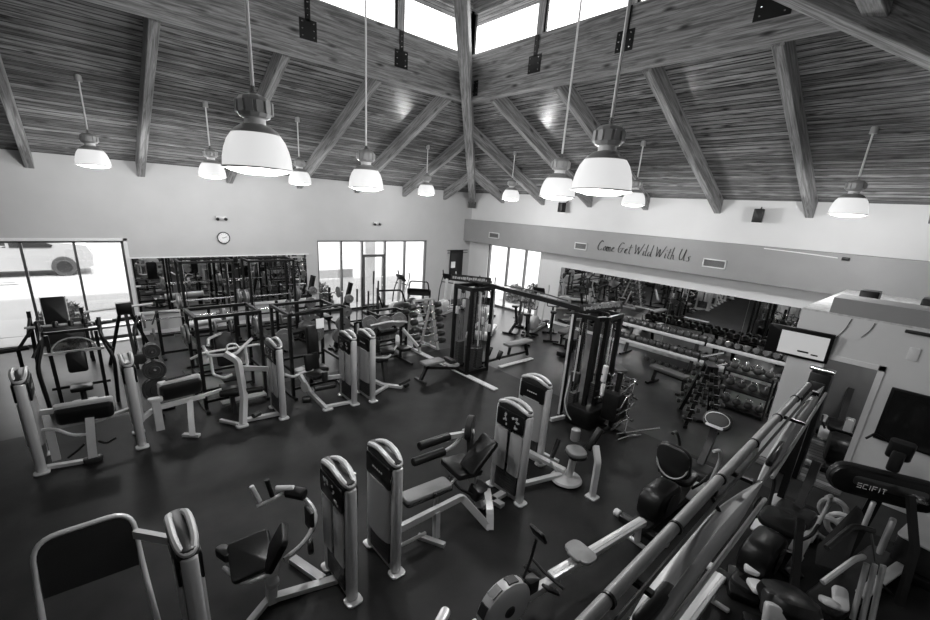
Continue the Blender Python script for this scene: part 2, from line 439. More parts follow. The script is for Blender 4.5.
# ------------------------------------------------------------------ office block at right
XO = 9.29; ZO = 2.88
t = bpy.data.objects.new('wall_office', None); COL.objects.link(t); t['kind'] = 'structure'; t['label'] = 'white partition wall with doorway and dark screen at right'; t['category'] = 'wall'
b = B()
for (a, c_, z0, z1) in ((1.08, 1.56, 0, ZO), (.40, 1.08, 2.14, ZO), (YF, .40, 0, ZO)): b.bb((XO, a, z0), (XO+.12, c_, z1))
b.obj('partition', 'wall_right', t, False)
B().bb((XO+.12, 1.44, 0), (XW-.01, 1.56, ZO)).obj('side_partition', 'wall_right', t, False)
B().bb((XO, YF, ZO), (XW, 1.56, ZO+.03)).obj('roof_ledge', 'stucco', t, False)
b = B(); b.bb((XO-.02, .32, 0), (XO+.14, .40, 2.22)).bb((XO-.02, 1.06, 0), (XO+.14, 1.11, 2.2)).bb((XO-.02, .32, 2.14), (XO+.14, 1.11, 2.22)); b.obj('door_casing', 'trim', t, False)
B().bb((XO+.16, 1.12, 0), (XO+.24, 1.18, 2.1)).obj('reveal', 'trim', t, False)
B().bb((XO, YF, ZO+.03), (XO+.7, 1.2, ZO+.28)).obj('upper_band', 'band', t, False)
b = B().bb((XO+.3, YF, .005), (11.6, 1.44, .02)).bb((XO-.35, .28, .004), (XO+.3, 1.5, .018)); struct('floor_wood', b, 'plankfloor', 'light wood plank floor in the doorway')
struct('wall_corridor', B().bb((11.6, YF, 0), (11.72, 1.44, ZO-.01)), mat('corridor_paint', .13, .7), 'dark grey wall seen through the doorway')
o = B().bb((XO+.75, .55, ZO+.03), (XO+1.1, .9, ZO+.26)).bb((XO+.75, -.65, ZO+.03), (XO+1.1, -.1, ZO+.3)).bb((XO+.75, -1.2, ZO+.03), (XO+1.1, -.72, ZO+.3))
for i, (a, c_) in enumerate(((.75, 1.0), (-.2, .25), (-.8, -.25))):
    o = B().slab((XO+1.05, (a+c_)/2, ZO+.2), (.4, c_-a, .34), .02, .01).obj('storage_case', 'black')
    tag(o, ['black case on the partition roof, nearest the band\'s left end', 'middle black case on the partition roof behind the grey band', 'rightmost black case on the partition roof'][i], 'case', 'cases stored on the partition roof')
B().bb((11.5, .62, 1.72), (11.6, .9, 1.8)).obj('wall_vent', 'trim'); tag(bpy.data.objects['wall_vent'], 'small pale vent on the corridor wall', 'vent')
t = thing('hand_dispenser', 'small pale dispenser hanging beside the doorway', 'dispenser', (XO+.2, .5, 1.05))
B().slab((0, 0, 0), (.08, .12, .22), .03, .01).obj('body', 'white', t)
B().tube([(-.03, -.05, .1), (-.08, -.05, .16), (-.08, .05, .16), (-.03, .05, .1)], .012, bend=.03).obj('loop', 'white', t)
# dark screen on the partition
t = thing('wall_screen', 'large dark framed screen on the white partition wall at right', 'screen', (XO-.03, -.57, 1.5))
B().slab((0, 0, 0), (1.5, .88, .05), .01, .006, rot(90, 0, 90)).obj('bezel', 'black', t)
B().bb((-.029, -.71, -.41), (-.026, .71, .41)).obj('panel', 'screen', t, False)
# television on an arm
t = thing('television', 'wide television with a painted pale reflection mounted beside the mirror end', 'television', (9.2, 1.46, 2.31), 0)
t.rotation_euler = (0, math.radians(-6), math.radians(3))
B().slab((0, 0, 0), (.9, .52, .05), .012, .008, rot(90, 0, 90)).obj('bezel', 'black', t)
B().bb((-.030, -.40, -.215), (-.026, .26, .19)).obj('panel', 'screen_reflection', t, False)  # reflection painted as a pale glowing sheet, left side stays black
b = B(); b.slab((-.031, -.1, -.13), (.16, .03, .004), .012, .001, rot(90, 0, 90)); b.slab((-.031, -.26, -.15), (.1, .025, .004), .012, .001, rot(90, 0, 90)); b.obj('reflection_shapes', 'black', t)  # dark shapes inside the painted reflection
B().tube([(.03, -.1, 0), (.12, -.2, -.02)], .03).obj('bracket_arm', 'black', t)
for i, (a, c_) in enumerate((((XO-.012, .9, 2.86), (XO-.012, 1.02, 2.5)), ((XO-.012, .62, 2.86), (XO-.012, .72, 2.6)))):
    o = B().tube([a, ((a[0]), (a[1]+c_[1])/2-.03, (a[2]+c_[2])/2), c_], .006, 6, bend=.1).obj('wall_cable', 'plastic')
    tag(o, ['thin dark cable running down the partition behind the television', 'second thin dark cable right of the television'][i], 'cable')
o = B().slab((XO-.01, .1, 2.5), (.12, .2, .02), .02, .005, rot(90, 0, 90)).obj('wall_plate', 'trim'); tag(o, 'small pale fitting high on the white partition above the doorway', 'fitting')
t = thing('wall_lamp', 'slim dark fixture with a wire along the partition top', 'fixture', (XO-.05, -.1, 2.83))
B().slab((0, 0, 0), (.06, .75, .05), .02, .01).obj('housing', 'plastic', t)
B().tube([(0, -.35, 0), (-.02, -.5, .04), (-.02, -.75, -.1)], .008).obj('lead', 'white', t)

# ------------------------------------------------------------------ script lettering and vents on the band
ST = {  # pen strokes in a 1-high box
 'C': ([[(.62, .82), (.45, .98), (.2, .7), (.08, .3), (.2, .04), (.45, .02), (.62, .2)]], .70),
 'G': ([[(.65, .85), (.45, .98), (.2, .7), (.08, .3), (.2, .03), (.48, .05), (.6, .4)], [(.35, .42), (.78, .46)]], .80),
 'W': ([[(.0, .9), (.12, .5), (.15, .02), (.42, .8), (.5, .02), (.78, .65), (.95, 1.02)]], .92),
 'U': ([[(.1, .95), (.02, .4), (.15, .03), (.38, .1), (.55, .95)], [(.55, .95), (.5, .3), (.62, .02)]], .72),
 'o': ([[(.3, .45), (.08, .3), (.1, .03), (.32, .05), (.4, .3), (.26, .45)]], .45),
 'm': ([[(.0, .45), (.04, .0)], [(.05, .3), (.2, .48), (.24, .0)], [(.24, .3), (.4, .48), (.44, .2), (.5, .02)]], .55),
 'e': ([[(.05, .22), (.32, .34), (.22, .48), (.05, .3), (.1, .03), (.38, .08)]], .42),
 't': ([[(.2, .85), (.1, .1), (.28, .02)], [(-.02, .55), (.4, .62)]], .38),
 'i': ([[(.08, .45), (.06, .02), (.2, .08)], [(.12, .66), (.14, .7)]], .24),
 'l': ([[(.1, 1.0), (.04, .1), (.2, .04)]], .24),
 'd': ([[(.32, .4), (.1, .4), (.04, .08), (.22, .02), (.36, .3)], [(.45, 1.0), (.36, .1), (.5, .02)]], .52),
 'h': ([[(.1, 1.0), (.02, .0)], [(.04, .25), (.24, .45), (.28, .02), (.4, .06)]], .46),
 's': ([[(.34, .46), (.1, .36), (.3, .2), (.2, .0), (.0, .06)]], .42),
 ' ': ([], .26)}
def lettering(text, y0, y1, z0, z1, h):
    tot = sum(ST[c][1] for c in text); k = (y0-y1)/tot; b = B(); cur = 0
    for c in text:
        for s in ST[c][0]:
            pts = []
            for (x, z) in s:
                u = cur+x*.92+z*.12
                y = y0-u*k; f = (y0-y)/(y0-y1)
                pts.append((XB-.004, y, z0+(z1-z0)*f+z*h))
            b.tube(pts, .0, bend=.05, flat=(.055, .008), bs=3)
        cur += ST[c][1]
    return b
o = lettering('Come Get Wild With Us', 8.22, 5.12, 3.08, 3.08, .36).obj('painted_lettering', 'black', None, False)
tag(o, 'black brush script reading Come Get Wild With Us on the grey band', 'lettering')
for i, (ya, yb, zc) in enumerate(((13.5, 12.9, 3.14), (9.12, 8.62, 3.14), (4.78, 4.18, 3.12))):
    t = thing('air_vent', ['small white framed vent at the far end of the grey band', 'white framed vent left of the script lettering', 'white framed vent right of the script lettering'][i], 'vent', (XB-.015, (ya+yb)/2, zc), group='vents on the grey band')
    w = (ya-yb)/2; b = B()
    for (p, q, r, s_) in ((-w, w, .09, .12), (-w, w, -.12, -.09), (-w, -w+.03, -.12, .12), (w-.03, w, -.12, .12)): b.bb((-.012, p, r), (.012, q, s_))
    b.obj('vent_frame', 'white', t, False)
    b = B()
    for k in range(7): b.box((0, 0, -.075+k*.025), (.02, 2*w-.06, .004), rot(0, 30, 0))
    b.obj('louvre', 'steel', t, False)
# cable on band, speakers, camera
o = B().tube([(XB-.01, 3.4, 3.66), (XB-.01, 2.5, 3.63), (XB-.01, 1.9, 3.6)], .012).obj('surface_cable', 'white'); tag(o, 'thin pale cable along the top of the grey band', 'cable')
o = B().slab((XB-.04, 1.75, 3.60), (.08, .14, .07), .02, .01).obj('sensor_box', 'black'); tag(o, 'tiny black box at the end of the cable on the band', 'sensor')
def speaker(loc, rz, label):
    t = thing('wall_speaker', label, 'speaker', loc, rz)
    B().slab((0, 0, 0), (.2, .22, .34), .02, .012).obj('cabinet', 'black', t)
    B().slab((-.105, 0, 0), (.2, .3, .01), .01, .003, rot(90, 0, 90)).obj('grille', 'plastic', t)
    B().tube([(.08, 0, .1), (.3, 0, .25)], .015).obj('bracket', 'black', t)
speaker((13.62, 3.77, 4.46), 8, 'black wall speaker high between two rafters on the right slope')
speaker((13.6, 10.0, 4.42), -10, 'small black speaker under the rafters right of the corner')

# clock and exit sign
t = thing('wall_clock', 'round dark rimmed wall clock above the back mirror', 'clock', (3.39, YW-.03, 2.84))
b = B(); b.lathe([(.17, -.02), (.185, 0), (.185, .03), (.16, .035)], n=28, R=rot(90, 0, 0)); b.obj('rim', 'black', t)
B().lathe([(.155, .0), (.155, .037), (.001, .037)], n=28, R=rot(90, 0, 0)).obj('dial', 'white', t)
b = B(); b.box((.045, -.042, .02), (.1, .004, .012), rot(0, -20, 0)).box((-.02, -.042, .0), (.06, .004, .014), rot(0, 5, 0)).obj('hands', 'black', t, False)
b = B()
for k in range(12):
    a = k*PI/6; b.box((.13*math.cos(a), -.041, .13*math.sin(a)), (.022, .004, .008), Euler((0, -a, 0)).to_matrix())
b.obj('hour_marks', 'black', t, False)
for i, (x, z) in enumerate(((3.38, 3.44), (8.86, 3.40))):
    t = thing('emergency_light', ['small pale twin-head light above the clock', 'small grey twin-head light above the glass door'][i], 'light', (x, YW-.03, z))
    B().slab((0, 0, 0), (.3, .12, .07), .02, .01, rot(90, 0, 0)).obj('case', 'lampmetal', t)
    for s in (-1, 1): B().cyl((s*.1, -.03, -.02), (s*.12, -.1, -.04), .045, 12).obj('lamp_head', 'plastic', t)

# black hanging board in the corner
t = thing('corner_rack', 'black narrow panel with pegs hung in the far corner', 'rack', (13.05, YW-.06, 1.7), 0)
B().slab((0, 0, 0), (.75, 1.25, .06), .03, .01, rot(90, 0, 0)).obj('board', 'black', t)
B().bb((-.34, -.05, -.18), (-.1, -.035, .1)).obj('notice', 'paper', t, False)
b = B()
for z in (.5, .62): b.tube([(-.6, -.06, z), (.6, -.06, z)], .015)
b.obj('peg_bar', 'black', t)

# ------------------------------------------------------------------ pendant lamps
def make_lamp(loc, label):
    x, y, z = loc
    h = min(XW-x, YW-y); inside = AX0 < x < AX1 and AY0 < y < AY1
    ztop = (zd(min(h, 5.3)) if not inside else 9.6)
    t = thing('pendant_lamp', label, 'lamp', loc, 0, 'pendant lamps'); t.scale = (1.2, 1.2, 1.2); ztop = z+(ztop-z)/1.2
    B().lathe([(.07, .165), (.105, .155), (.15, .125), (.175, .095)], n=28).obj('reflector', 'lampmetal', t)
    B().lathe([(.172, .098), (.205, .05), (.228, -.01), (.243, -.075), (.248, -.14), (.24, -.14)], n=28).obj('shade', 'bell', t)
    B().lathe([(.236, -.138), (.256, -.140), (.256, -.152), (.236, -.154)], n=28).obj('rim', 'lampmetal', t)
    B().lathe([(.236, -.15), (.2, -.168), (.12, -.186), (.001, -.192)], n=24).obj('lens', 'bulb', t)
    B().lathe([(.075, .155), (.075, .20), (.09, .205)], n=16).obj('neck', 'trim', t)
    b = B(); b.lathe([(.07, .20), (.108, .212), (.122, .235), (.122, .315), (.10, .345), (.045, .365)], n=12)
    for k in range(12):
        a = k*PI/6; b.box((.122*math.cos(a), .122*math.sin(a), .275), (.02, .045, .08), Euler((0, 0, a)).to_matrix())
    b.obj('ballast_housing', 'lampmetal', t, False)
    B().cyl((0, 0, .36), (0, 0, .42), .022, 10).obj('coupling', 'chrome', t)
    B().cyl((0, 0, .41), (0, 0, ztop-z+.02), .013, 10).obj('rod', 'trim', t)
    if not inside: B().lathe([(.05, -.06), (.045, 0.04)], (0, 0, ztop-z-.02), n=12).obj('canopy', 'lampmetal', t)
    return t
lamps = [((1.34, 4.42, 4.60), 'biggest nearest pendant lamp at left'), ((4.17, 2.61, 4.63), 'biggest nearest pendant lamp right of the hip beam'),
         ((3.94, 7.10, 4.60), 'medium pendant lamp just left of the hip beam'), ((6.33, 4.79, 4.65), 'medium pendant lamp overlapping the big right one'),
         ((.42, 12.24, 4.75), 'pendant lamp at the far left under the board ceiling'), ((2.66, 12.35, 4.73), 'pendant lamp second from left between two rafters'),
         ((4.80, 12.31, 4.74), 'small pendant lamp right of the big left one'), ((9.26, 12.52, 4.74), 'tiny far pendant lamp left of the hip foot'),
         ((11.31, 10.47, 4.74), 'tiny far pendant lamp right of the hip foot'), ((11.26, 6.03, 4.72), 'small pendant lamp behind the big right one'),
         ((11.33, 1.67, 4.70), 'pendant lamp alone at the far right')]
for loc, lab in lamps:
    make_lamp(loc, lab)
    L_ = bpy.data.lights.new('lamp_glow', 'POINT'); L_.energy = 80; L_.shadow_soft_size = .15
    o = bpy.data.objects.new('lamp_glow', L_); COL.objects.link(o); o.location = (loc[0], loc[1], loc[2]-.42)

# ================================================================== equipment kit
def part(t, name, m, f, parent=None, smooth=True):
    """f(b) fills the mesh"""
    b = B(); f(b); return b.obj(name, m, parent or t, smooth)
def bar(t, name, pts, m='silver', r=.025, flat=None, bend=.05, n=8, parent=None, closed=False):
    return B().tube(pts, r, n, closed, bend, flat).obj(name, m, parent or t, flat is None)
def pad(t, name, c, d, R=I3, m='vinylpad', r=.05, ch=.018, parent=None):
    return B().slab(c, d, r, ch, R).obj(name, m, parent or t)

def tower(t, x=0., y=0., front='-x', h=1.58, ln=.66, seed=0, mark=True):
    """selectorised weight tower: two oval posts, arched ring cap, placards, shrouds, stack"""
    w = .15; s = -1 if front == '-x' else 1; yy = ln/2-.06
    for k, sy in enumerate((-1, 1)):
        o = B().slab((x, y+sy*yy, h/2-.06), (.125, .11, h-.16), .05, .02).obj('post', 'silver', t)
        B().slab((x, y+sy*(yy+.03), .012), (.19, .16, .024), .05, .006).obj('foot_plate', 'silver', o)
    # arched ring cap
    b = B(); pts = []
    for k in range(28):
        a = 2*PI*k/28; cx_ = math.cos(a); sy_ = math.sin(a)
        px = x+.072*(abs(cx_)**.8)*(1 if cx_ > 0 else -1); py = y+(yy+.015)*(abs(sy_)**.62)*(1 if sy_ > 0 else -1)
        pts.append((px, py, h-.10+.085*(1-((py-y)/yy)**2)))
    b.tube(pts, .030, 8, closed=True)
    b.obj('cap_ring', 'silver2', t)
    b = B(); b.slab((x, y, h-.125), (.16, 2*yy+.06, .12), .075, .02); cp = b.obj('cap_core', 'plastic', t)
    # placard heads (black) and shrouds on both faces
    for f_ in (s, -s):
        X = x+f_*.082
        nm_ = 'placard' if f_ == s else 'logo_panel'
        q = B().slab((X, y, h-.29), (2*yy-.02, .28, .024), .03, .008, rot(90, 0, 90)).obj(nm_, 'black', t)
        if f_ == s:
            if mark:
                rn = random.Random(seed); b = B()
                for j in (-1, 1):
                    for k in range(7):
                        b.box((X+f_*.0135, y+j*.11+rn.uniform(-.06, .06), h-.29+rn.uniform(-.09, .09)), (.003, rn.uniform(.015, .05), rn.uniform(.012, .04)), rot(rn.uniform(-40, 40)))
                b.obj('placard_print', 'mark', q, False)
            for j in (-1, 1):
                B().slab((x+f_*.075, y+j*(yy*.5+.004), .78), (yy-.045, .68, .02), .03, .008, rot(90, 0, 90)).obj('shroud', 'silver2', t)
            B().bb((x-.03, y-.016, .1), (x+.03, y+.016, 1.15)).obj('guide_slot', 'black', t, False)
            for j in (-1, 1): B().cyl((x+f_*.05, y+j*.045, .1), (x+f_*.05, y+j*.045, h-.3), .009, 8).obj('guide_rod', 'chrome', t)
        else:
            b = B(); ring_ = []
            for zz in (.42, .5, 1.1, 1.16):
                ring_.append([Vector((x+f_*(.06+.05*math.cos(a)), y+(yy-.03)*math.sin(a), zz)) for a in [(-90+180*k/10)*PI/180 for k in range(11)]]+[Vector((x+f_*.04, y, zz))])
            b.rings(ring_).obj('curved_shroud', 'shroud', t)
            b = B()
            for k in range(5): b.box((X+f_*.0135, y-.09+k*.045, h-.28), (.003, .028, .02))
            b.obj('logo_print', 'mark', q, False)
    b = B()
    for k in range(9): b.box((x, y, .12+k*.042), (.12, 2*yy-.12, .036))
    b.obj('weight_stack', 'iron', t, False)
    bar(t, 'base_bar', [(x, y-yy, .05), (x, y+yy, .05)], 'silver', flat=(.07, .07))

def selector(name, label, x, y, front='-x', rz=0., h=1.58, group=None, seed=0):
    t = thing(name, label, 'exercise machine', (x, y, .004), rz, group); tower(t, 0, 0, front, h, seed=seed); return t

def W(t):
    """world -> local for an unrotated thing"""
    l = t.location
    return lambda *p: (p[0]-l[0], p[1]-l[1], p[2]-l[2])
def wbar(t, name, pts, m='silver', **k): w = W(t); return bar(t, name, [w(*p) for p in pts], m, **k)
def wroll(t, name, a, c, r=.06, m='vinylpad'):
    w = W(t); return B().cyl(w(*a), w(*c), r, 16).obj(name, m, t)
def wpad(t, name, c, d, R=I3, m='vinylpad', **k): w = W(t); return pad(t, name, w(*c), d, R, m, **k)
SQ = (.085, .06); RB = (.06, .1)

# ------------------------------------------------------------------ front row
# 1: wide framed back pad machine, far front left
t = selector('chest_press_machine', 'weight machine with the wide framed back pad at the near left corner', .27, 3.60, '-x', seed=1)
fr = [(.02, 3.72, .30), (-.02, 4.20, .85), (-.03, 4.36, 1.34), (-.69, 4.36, 1.34), (-.72, 4.20, .85), (-.70, 3.75, .30)]
wbar(t, 'pad_frame', fr, 'silver', r=.032, bend=.16, bs=6) if False else B().tube([W(t)(*p) for p in fr], .024, 10, bend=.17, bs=6).obj('pad_frame', 'silver', t)
# the panel fills the upper part of the frame
b = B(); hw = .325
def rl(u, v):  # u across, v up the tilted plane
    return W(t)(-.36+u, 4.20+(v-.85)*.33, v)
out = []
for (u, v) in ((-hw, .88), (hw, .86), (hw, 1.20), (hw*.96, 1.27), (hw*.8, 1.325), (-hw*.8, 1.325), (-hw*.96, 1.27), (-hw, 1.20)):
    out.append((u, v))
b.rings([[Vector(rl(u, v))+Vector((0, -.02, 0)) for u, v in out], [Vector(rl(u, v))+Vector((0, .02, 0)) for u, v in out]]).obj('back_panel', 'vinylpad', t, False)
wbar(t, 'cross_bar', [(-.03, 4.25, 1.16), (.27, 3.9, 1.16)], flat=(.05, .08))
wbar(t, 'lower_bar', [(-.71, 3.82, .42), (.0, 3.80, .42)], r=.022)
wbar(t, 'adjuster_bar', [(-.35, 3.7, .36), (.0, 3.72, .36)], flat=(.05, .07))
wbar(t, 'base_beam', [(-.7, 3.72, .05), (.27, 3.7, .05)], flat=SQ)
for x in (-.7, .02): wbar(t, 'upright', [(x, 3.74, .32), (x, 3.72, .02)], flat=(.06, .06))
wpad(t, 'seat', (-.38, 3.60, .40), (.42, .34, .07), rot(-8, 0, 0))
wbar(t, 'seat_post', [(-.38, 3.66, .36), (-.38, 3.7, .05)], flat=(.07, .07))
wbar(t, 'grip', [(-.12, 3.55, .5), (-.12, 3.76, .5)], 'black', r=.02)

# 2: seated curl machine
t = selector('biceps_curl_machine', 'weight machine with black angled seat and curved lever left of the near tower pair', 1.68, 3.63, '-x', seed=2)
wpad(t, 'seat', (.86, 4.00, .58), (.42, .44, .08), rot(18, -10, -12))
wpad(t, 'back_pad', (1.06, 3.80, .72), (.40, .34, .075), rot(0, -62, -18))
wbar(t, 'seat_frame', [(.62, 4.12, .48), (.72, 3.82, .45), (.98, 3.72, .50), (1.10, 3.82, .62)], 'silver', r=.022, bend=.08)
wpad(t, 'side_roller', (.66, 4.22, .56), (.12, .22, .1), rot(0, 0, 20))
wbar(t, 'main_post', [(.98, 3.86, .0), (1.02, 3.9, .35), (1.06, 3.86, .58)], flat=(.09, .11))
wpad(t, 'knee_guard', (1.0, 3.83, .28), (.13, .12, .10), rot(20, 0, 0), 'silver2')
wbar(t, 'base_beam', [(.96, 3.87, .04), (1.70, 3.66, .04)], flat=(.09, .06))
wbar(t, 'rear_beam', [(1.36, 4.26, .04), (1.52, 3.76, .04)], flat=(.10, .06))
wbar(t, 'front_foot', [(.72, 3.72, .03), (1.02, 3.92, .03)], flat=(.07, .05))
wbar(t, 'curved_lever', [(1.36, 4.32, .95), (1.52, 4.2, .90), (1.60, 4.02, .72), (1.40, 3.86, .58), (1.12, 3.78, .55)], r=.026, bend=.14)
wroll(t, 'lever_hub', (1.36, 4.30, .98), (1.50, 4.12, .98), .07, 'black')
wroll(t, 'lever_sleeve', (1.26, 4.36, 1.02), (1.42, 4.22, 1.04), .034, 'silver')
for k, (a, c_) in enumerate((((1.20, 4.30, .98), (1.16, 4.32, 1.20)), ((1.08, 4.36, .92), (1.02, 4.42, 1.12)))):
    o = wroll(t, 'hand_grip', a, c_, .028, 'black' if k == 0 else 'silver')
wbar(t, 'grip_bar', [(1.05, 4.36, .88), (1.2, 4.30, .94), (1.34, 4.30, .98)], r=.018, bend=.03)
wroll(t, 'pulley', (1.44, 3.96, .40), (1.50, 3.94, .40), .09, 'plastic')
wpad(t, 'range_plate', (1.5, 4.02, .72), (.05, .2, .26), m='plastic')

# 3: bench machine back to back with 2
t = selector('leg_extension_bench', 'right machine of the near tower pair with a low grey bench', 2.26, 3.66, '+x', seed=3)
wpad(t, 'bench_pad', (3.02, 3.82, .56), (.72, .24, .06), rot(0, 0, -4), 'greypad')
wpad(t, 'pad_backing', (3.02, 3.82, .51), (.74, .26, .04), rot(0, 0, -4), 'black')
wbar(t, 'bench_strap', [(3.04, 3.68, .52), (3.04, 3.66, .60)], 'black', r=.02)
wbar(t, 'bench_neck', [(3.40, 3.80, .48), (3.62, 3.86, .52)], r=.02)
wbar(t, 'side_rail', [(2.30, 3.55, .44), (3.42, 3.55, .44), (3.68, 3.22, .02)], flat=(.06, .09), bend=.05)
wbar(t, 'leg', [(2.98, 3.54, .42), (2.98, 3.52, .02)], flat=(.07, .07))
wbar(t, 'foot_bar', [(2.80, 3.68, .03), (2.98, 3.34, .03)], flat=(.07, .05))
wbar(t, 'lower_rail', [(2.30, 3.62, .10), (2.86, 3.60, .10)], r=.022)
wbar(t, 'bench_leg', [(3.2, 3.82, .5), (3.2, 3.8, .02)], flat=(.06, .06))
wroll(t, 'side_grip', (2.36, 3.92, .62), (2.50, 3.95, .62), .03, 'black')
wroll(t, 'grip_end', (2.50, 3.95, .62), (2.53, 3.956, .62), .034, 'silver')
wbar(t, 'front_tube', [(2.02, 3.96, .05), (2.02, 3.95, 1.15)], r=.03)

# 4: leg curl with two black rollers
t = selector('leg_curl_machine', 'weight machine with two long black rollers in the front row middle', 4.43, 3.62, '-x', seed=4)
wpad(t, 'seat', (3.74, 3.94, .58), (.44, .52, .09), rot(0, 6, -6))
wpad(t, 'back_pad', (3.86, 3.72, .86), (.58, .34, .08), rot(0, -47, -8))
wroll(t, 'thigh_roller', (3.12, 4.16, 1.02), (3.66, 4.16, 1.00), .062)
wroll(t, 'shin_roller', (3.02, 4.16, .80), (3.56, 4.13, .80), .062)
wbar(t, 'roller_arm', [(3.62, 4.16, 1.01), (3.98, 4.06, 1.0)], flat=(.06, .07))
wbar(t, 'shin_arm', [(3.55, 4.13, .80), (3.74, 4.13, .84), (3.86, 4.09, .98)], r=.025)
part(t, 'cam_disc', 'plastic', lambda b: b.cyl(W(t)(3.98, 4.14, 1.06), W(t)(4.04, 4.06, 1.06), .19, 24))
wroll(t, 'cam_hub', (3.90, 4.14, 1.0), (4.06, 4.06, 1.0), .05, 'silver')
wbar(t, 'arm_post', [(3.98, 4.06, 1.0), (3.96, 3.98, .60), (4.0, 3.9, .1)], 'plastic', flat=(.08, .07))
wbar(t, 'seat_post', [(3.78, 3.76, .52), (3.86, 3.60, .05)], 'silver', flat=(.10, .09))
wpad(t, 'pivot_block', (3.83, 3.66, .30), (.2, .22, .22), rot(20, 0, 0), 'plastic')
wbar(t, 'curved_foot', [(3.66, 3.20, .02), (3.74, 3.30, .24), (3.92, 3.56, .34)], flat=(.10, .05), bend=.12)
wbar(t, 'base_beam', [(3.86, 3.60, .04), (4.40, 3.62, .04)], flat=(.10, .06))
wbar(t, 'cross_base', [(4.08, 3.92, .04), (4.14, 3.42, .04)], flat=(.10, .06))
wbar(t, 'side_handle', [(3.52, 3.90, .50), (3.50, 3.72, .44), (3.66, 3.58, .34)], 'black', r=.018, bend=.08)
wroll(t, 'handle_end', (3.51, 3.94, .50), (3.51, 3.90, .50), .024, 'chrome')

# 5: rotary torso
t = selector('torso_rotation_machine', 'weight machine behind the tallest front tower with small swivelling grey seat', 5.52, 4.12, '+x', h=1.56, seed=5)
wpad(t, 'seat', (5.56, 3.20, .56), (.30, .34, .07), rot(0, 0, -30), 'greypad', r=.12)
wpad(t, 'seat_shell', (5.56, 3.20, .51), (.32, .36, .05), rot(0, 0, -30), 'black', r=.12)
wroll(t, 'back_roll', (5.62, 3.30, .70), (5.62, 3.30, .90), .075, 'greypad')
wpad(t, 'arm_pad', (5.72, 3.02, .82), (.10, .12, .40), rot(10, 28, 0))
wbar(t, 'pad_post', [(5.62, 2.92, .78), (5.50, 2.78, .62), (5.48, 2.76, .02)], 'silver', flat=(.08, .08))
part(t, 'post_foot', 'silver', lambda b: b.slab(W(t)(5.48, 2.76, .012), (.18, .18, .024), .03, .006))
part(t, 'swivel_disc', 'silver2', lambda b: b.lathe([(.0, .03), (.24, .03), (.26, .05), (.24, .08), (.1, .1), (.0, .1)], W(t)(5.48, 3.26, 0), 24))
wbar(t, 'seat_column', [(5.54, 3.22, .5), (5.52, 3.24, .06)], 'silver', r=.06)
wbar(t, 'upper_beam', [(5.36, 4.0, .22), (5.50, 3.32, .16)], flat=(.10, .06))
wbar(t, 'base_beam', [(4.66, 3.56, .10), (5.44, 3.34, .10)], flat=(.08, .06))
wbar(t, 'rear_strut', [(5.64, 3.95, .14), (5.66, 3.56, .14)], flat=(.06, .05))
wbar(t, 'knee_pad_arm', [(5.50, 3.60, .26), (5.72, 3.66, .5)], 'black', r=.04)
wbar(t, 'short_link', [(5.44, 3.42, .1), (5.36, 3.52, .28)], r=.02)

# ------------------------------------------------------------------ second row
# 6
t = selector('abdominal_machine', 'weight machine with wide black back roll at the left edge below the window', -.98, 8.40, '-x', seed=6)
wpad(t, 'back_roll', (-.36, 8.16, .82), (.70, .18, .26), rot(12, 0, -4), r=.08, ch=.05)
wpad(t, 'roll_rim', (-.35, 8.20, .88), (.72, .10, .26), rot(12, 0, -4), 'silver2', r=.05, ch=.03)
wbar(t, 'post', [(-.32, 8.10, .75), (-.36, 8.06, .35), (-.38, 8.04, .05)], flat=(.11, .09))
part(t, 'post_foot', 'plastic', lambda b: b.slab(W(t)(-.38, 8.04, .05), (.24, .12, .1), .04, .02))
wbar(t, 'curved_arm', [(-.98, 8.30, .62), (-.74, 8.16, .66), (-.56, 8.1, .50), (-.34, 8.06, .48)], r=.024, bend=.12)
wbar(t, 'upper_arm', [(-.95, 8.42, .85), (-.66, 8.30, .88)], flat=(.05, .08))
wbar(t, 'rear_arm', [(-.30, 8.3, .58), (.24, 8.42, .62)], flat=(.07, .05))
for k, (a, c_) in enumerate((((-.44, 8.06, .34), (-.66, 8.04, .18)), ((-.28, 8.06, .34), (-.06, 8.10, .30)))):
    wbar(t, 'foot_peg', [a, ((a[0]*.6+c_[0]*.4), a[1], a[2]-.08), c_], 'black', r=.018)
wbar(t, 'link_bar', [(-.8, 8.2, .62), (-.8, 8.2, .12)], 'silver2', flat=(.10, .07))
wbar(t, 'base_beam', [(-.98, 8.2, .04), (-.40, 8.06, .04)], flat=(.08, .05))
# 7
t = selector('back_extension_machine', 'weight machine with boxy black seat on a bent silver beam, second tower from left', .26, 8.42, '-x', seed=7)
wpad(t, 'back_roll', (.96, 8.44, .80), (.66, .20, .28), rot(10, 0, 8), r=.08, ch=.05)
wpad(t, 'roll_rim', (.95, 8.50, .86), (.68, .12, .26), rot(10, 0, 8), 'silver2', r=.05, ch=.03)
wbar(t, 'top_handle', [(.74, 8.46, .93), (.76, 8.46, 1.0), (1.14, 8.54, 1.0), (1.16, 8.54, .93)], 'black', r=.018, bend=.03)
wbar(t, 'beam', [(.26, 8.26, .42), (.52, 8.30, .58), (1.30, 8.42, .58)], flat=(.07, .07), bend=.1)
wbar(t, 'leg', [(1.06, 8.38, .56), (1.02, 8.20, .35), (.98, 8.02, .03)], flat=(.09, .08), bend=.1)
wbar(t, 'foot_bar', [(.86, 8.16, .03), (1.08, 7.98, .03)], flat=(.08, .05))
wbar(t, 'weight_arm', [(.55, 8.28, .72), (.55, 8.22, .20)], 'silver2', flat=(.12, .08))
wpad(t, 'arm_head', (.55, 8.3, .74), (.22, .12, .08), m='silver2')
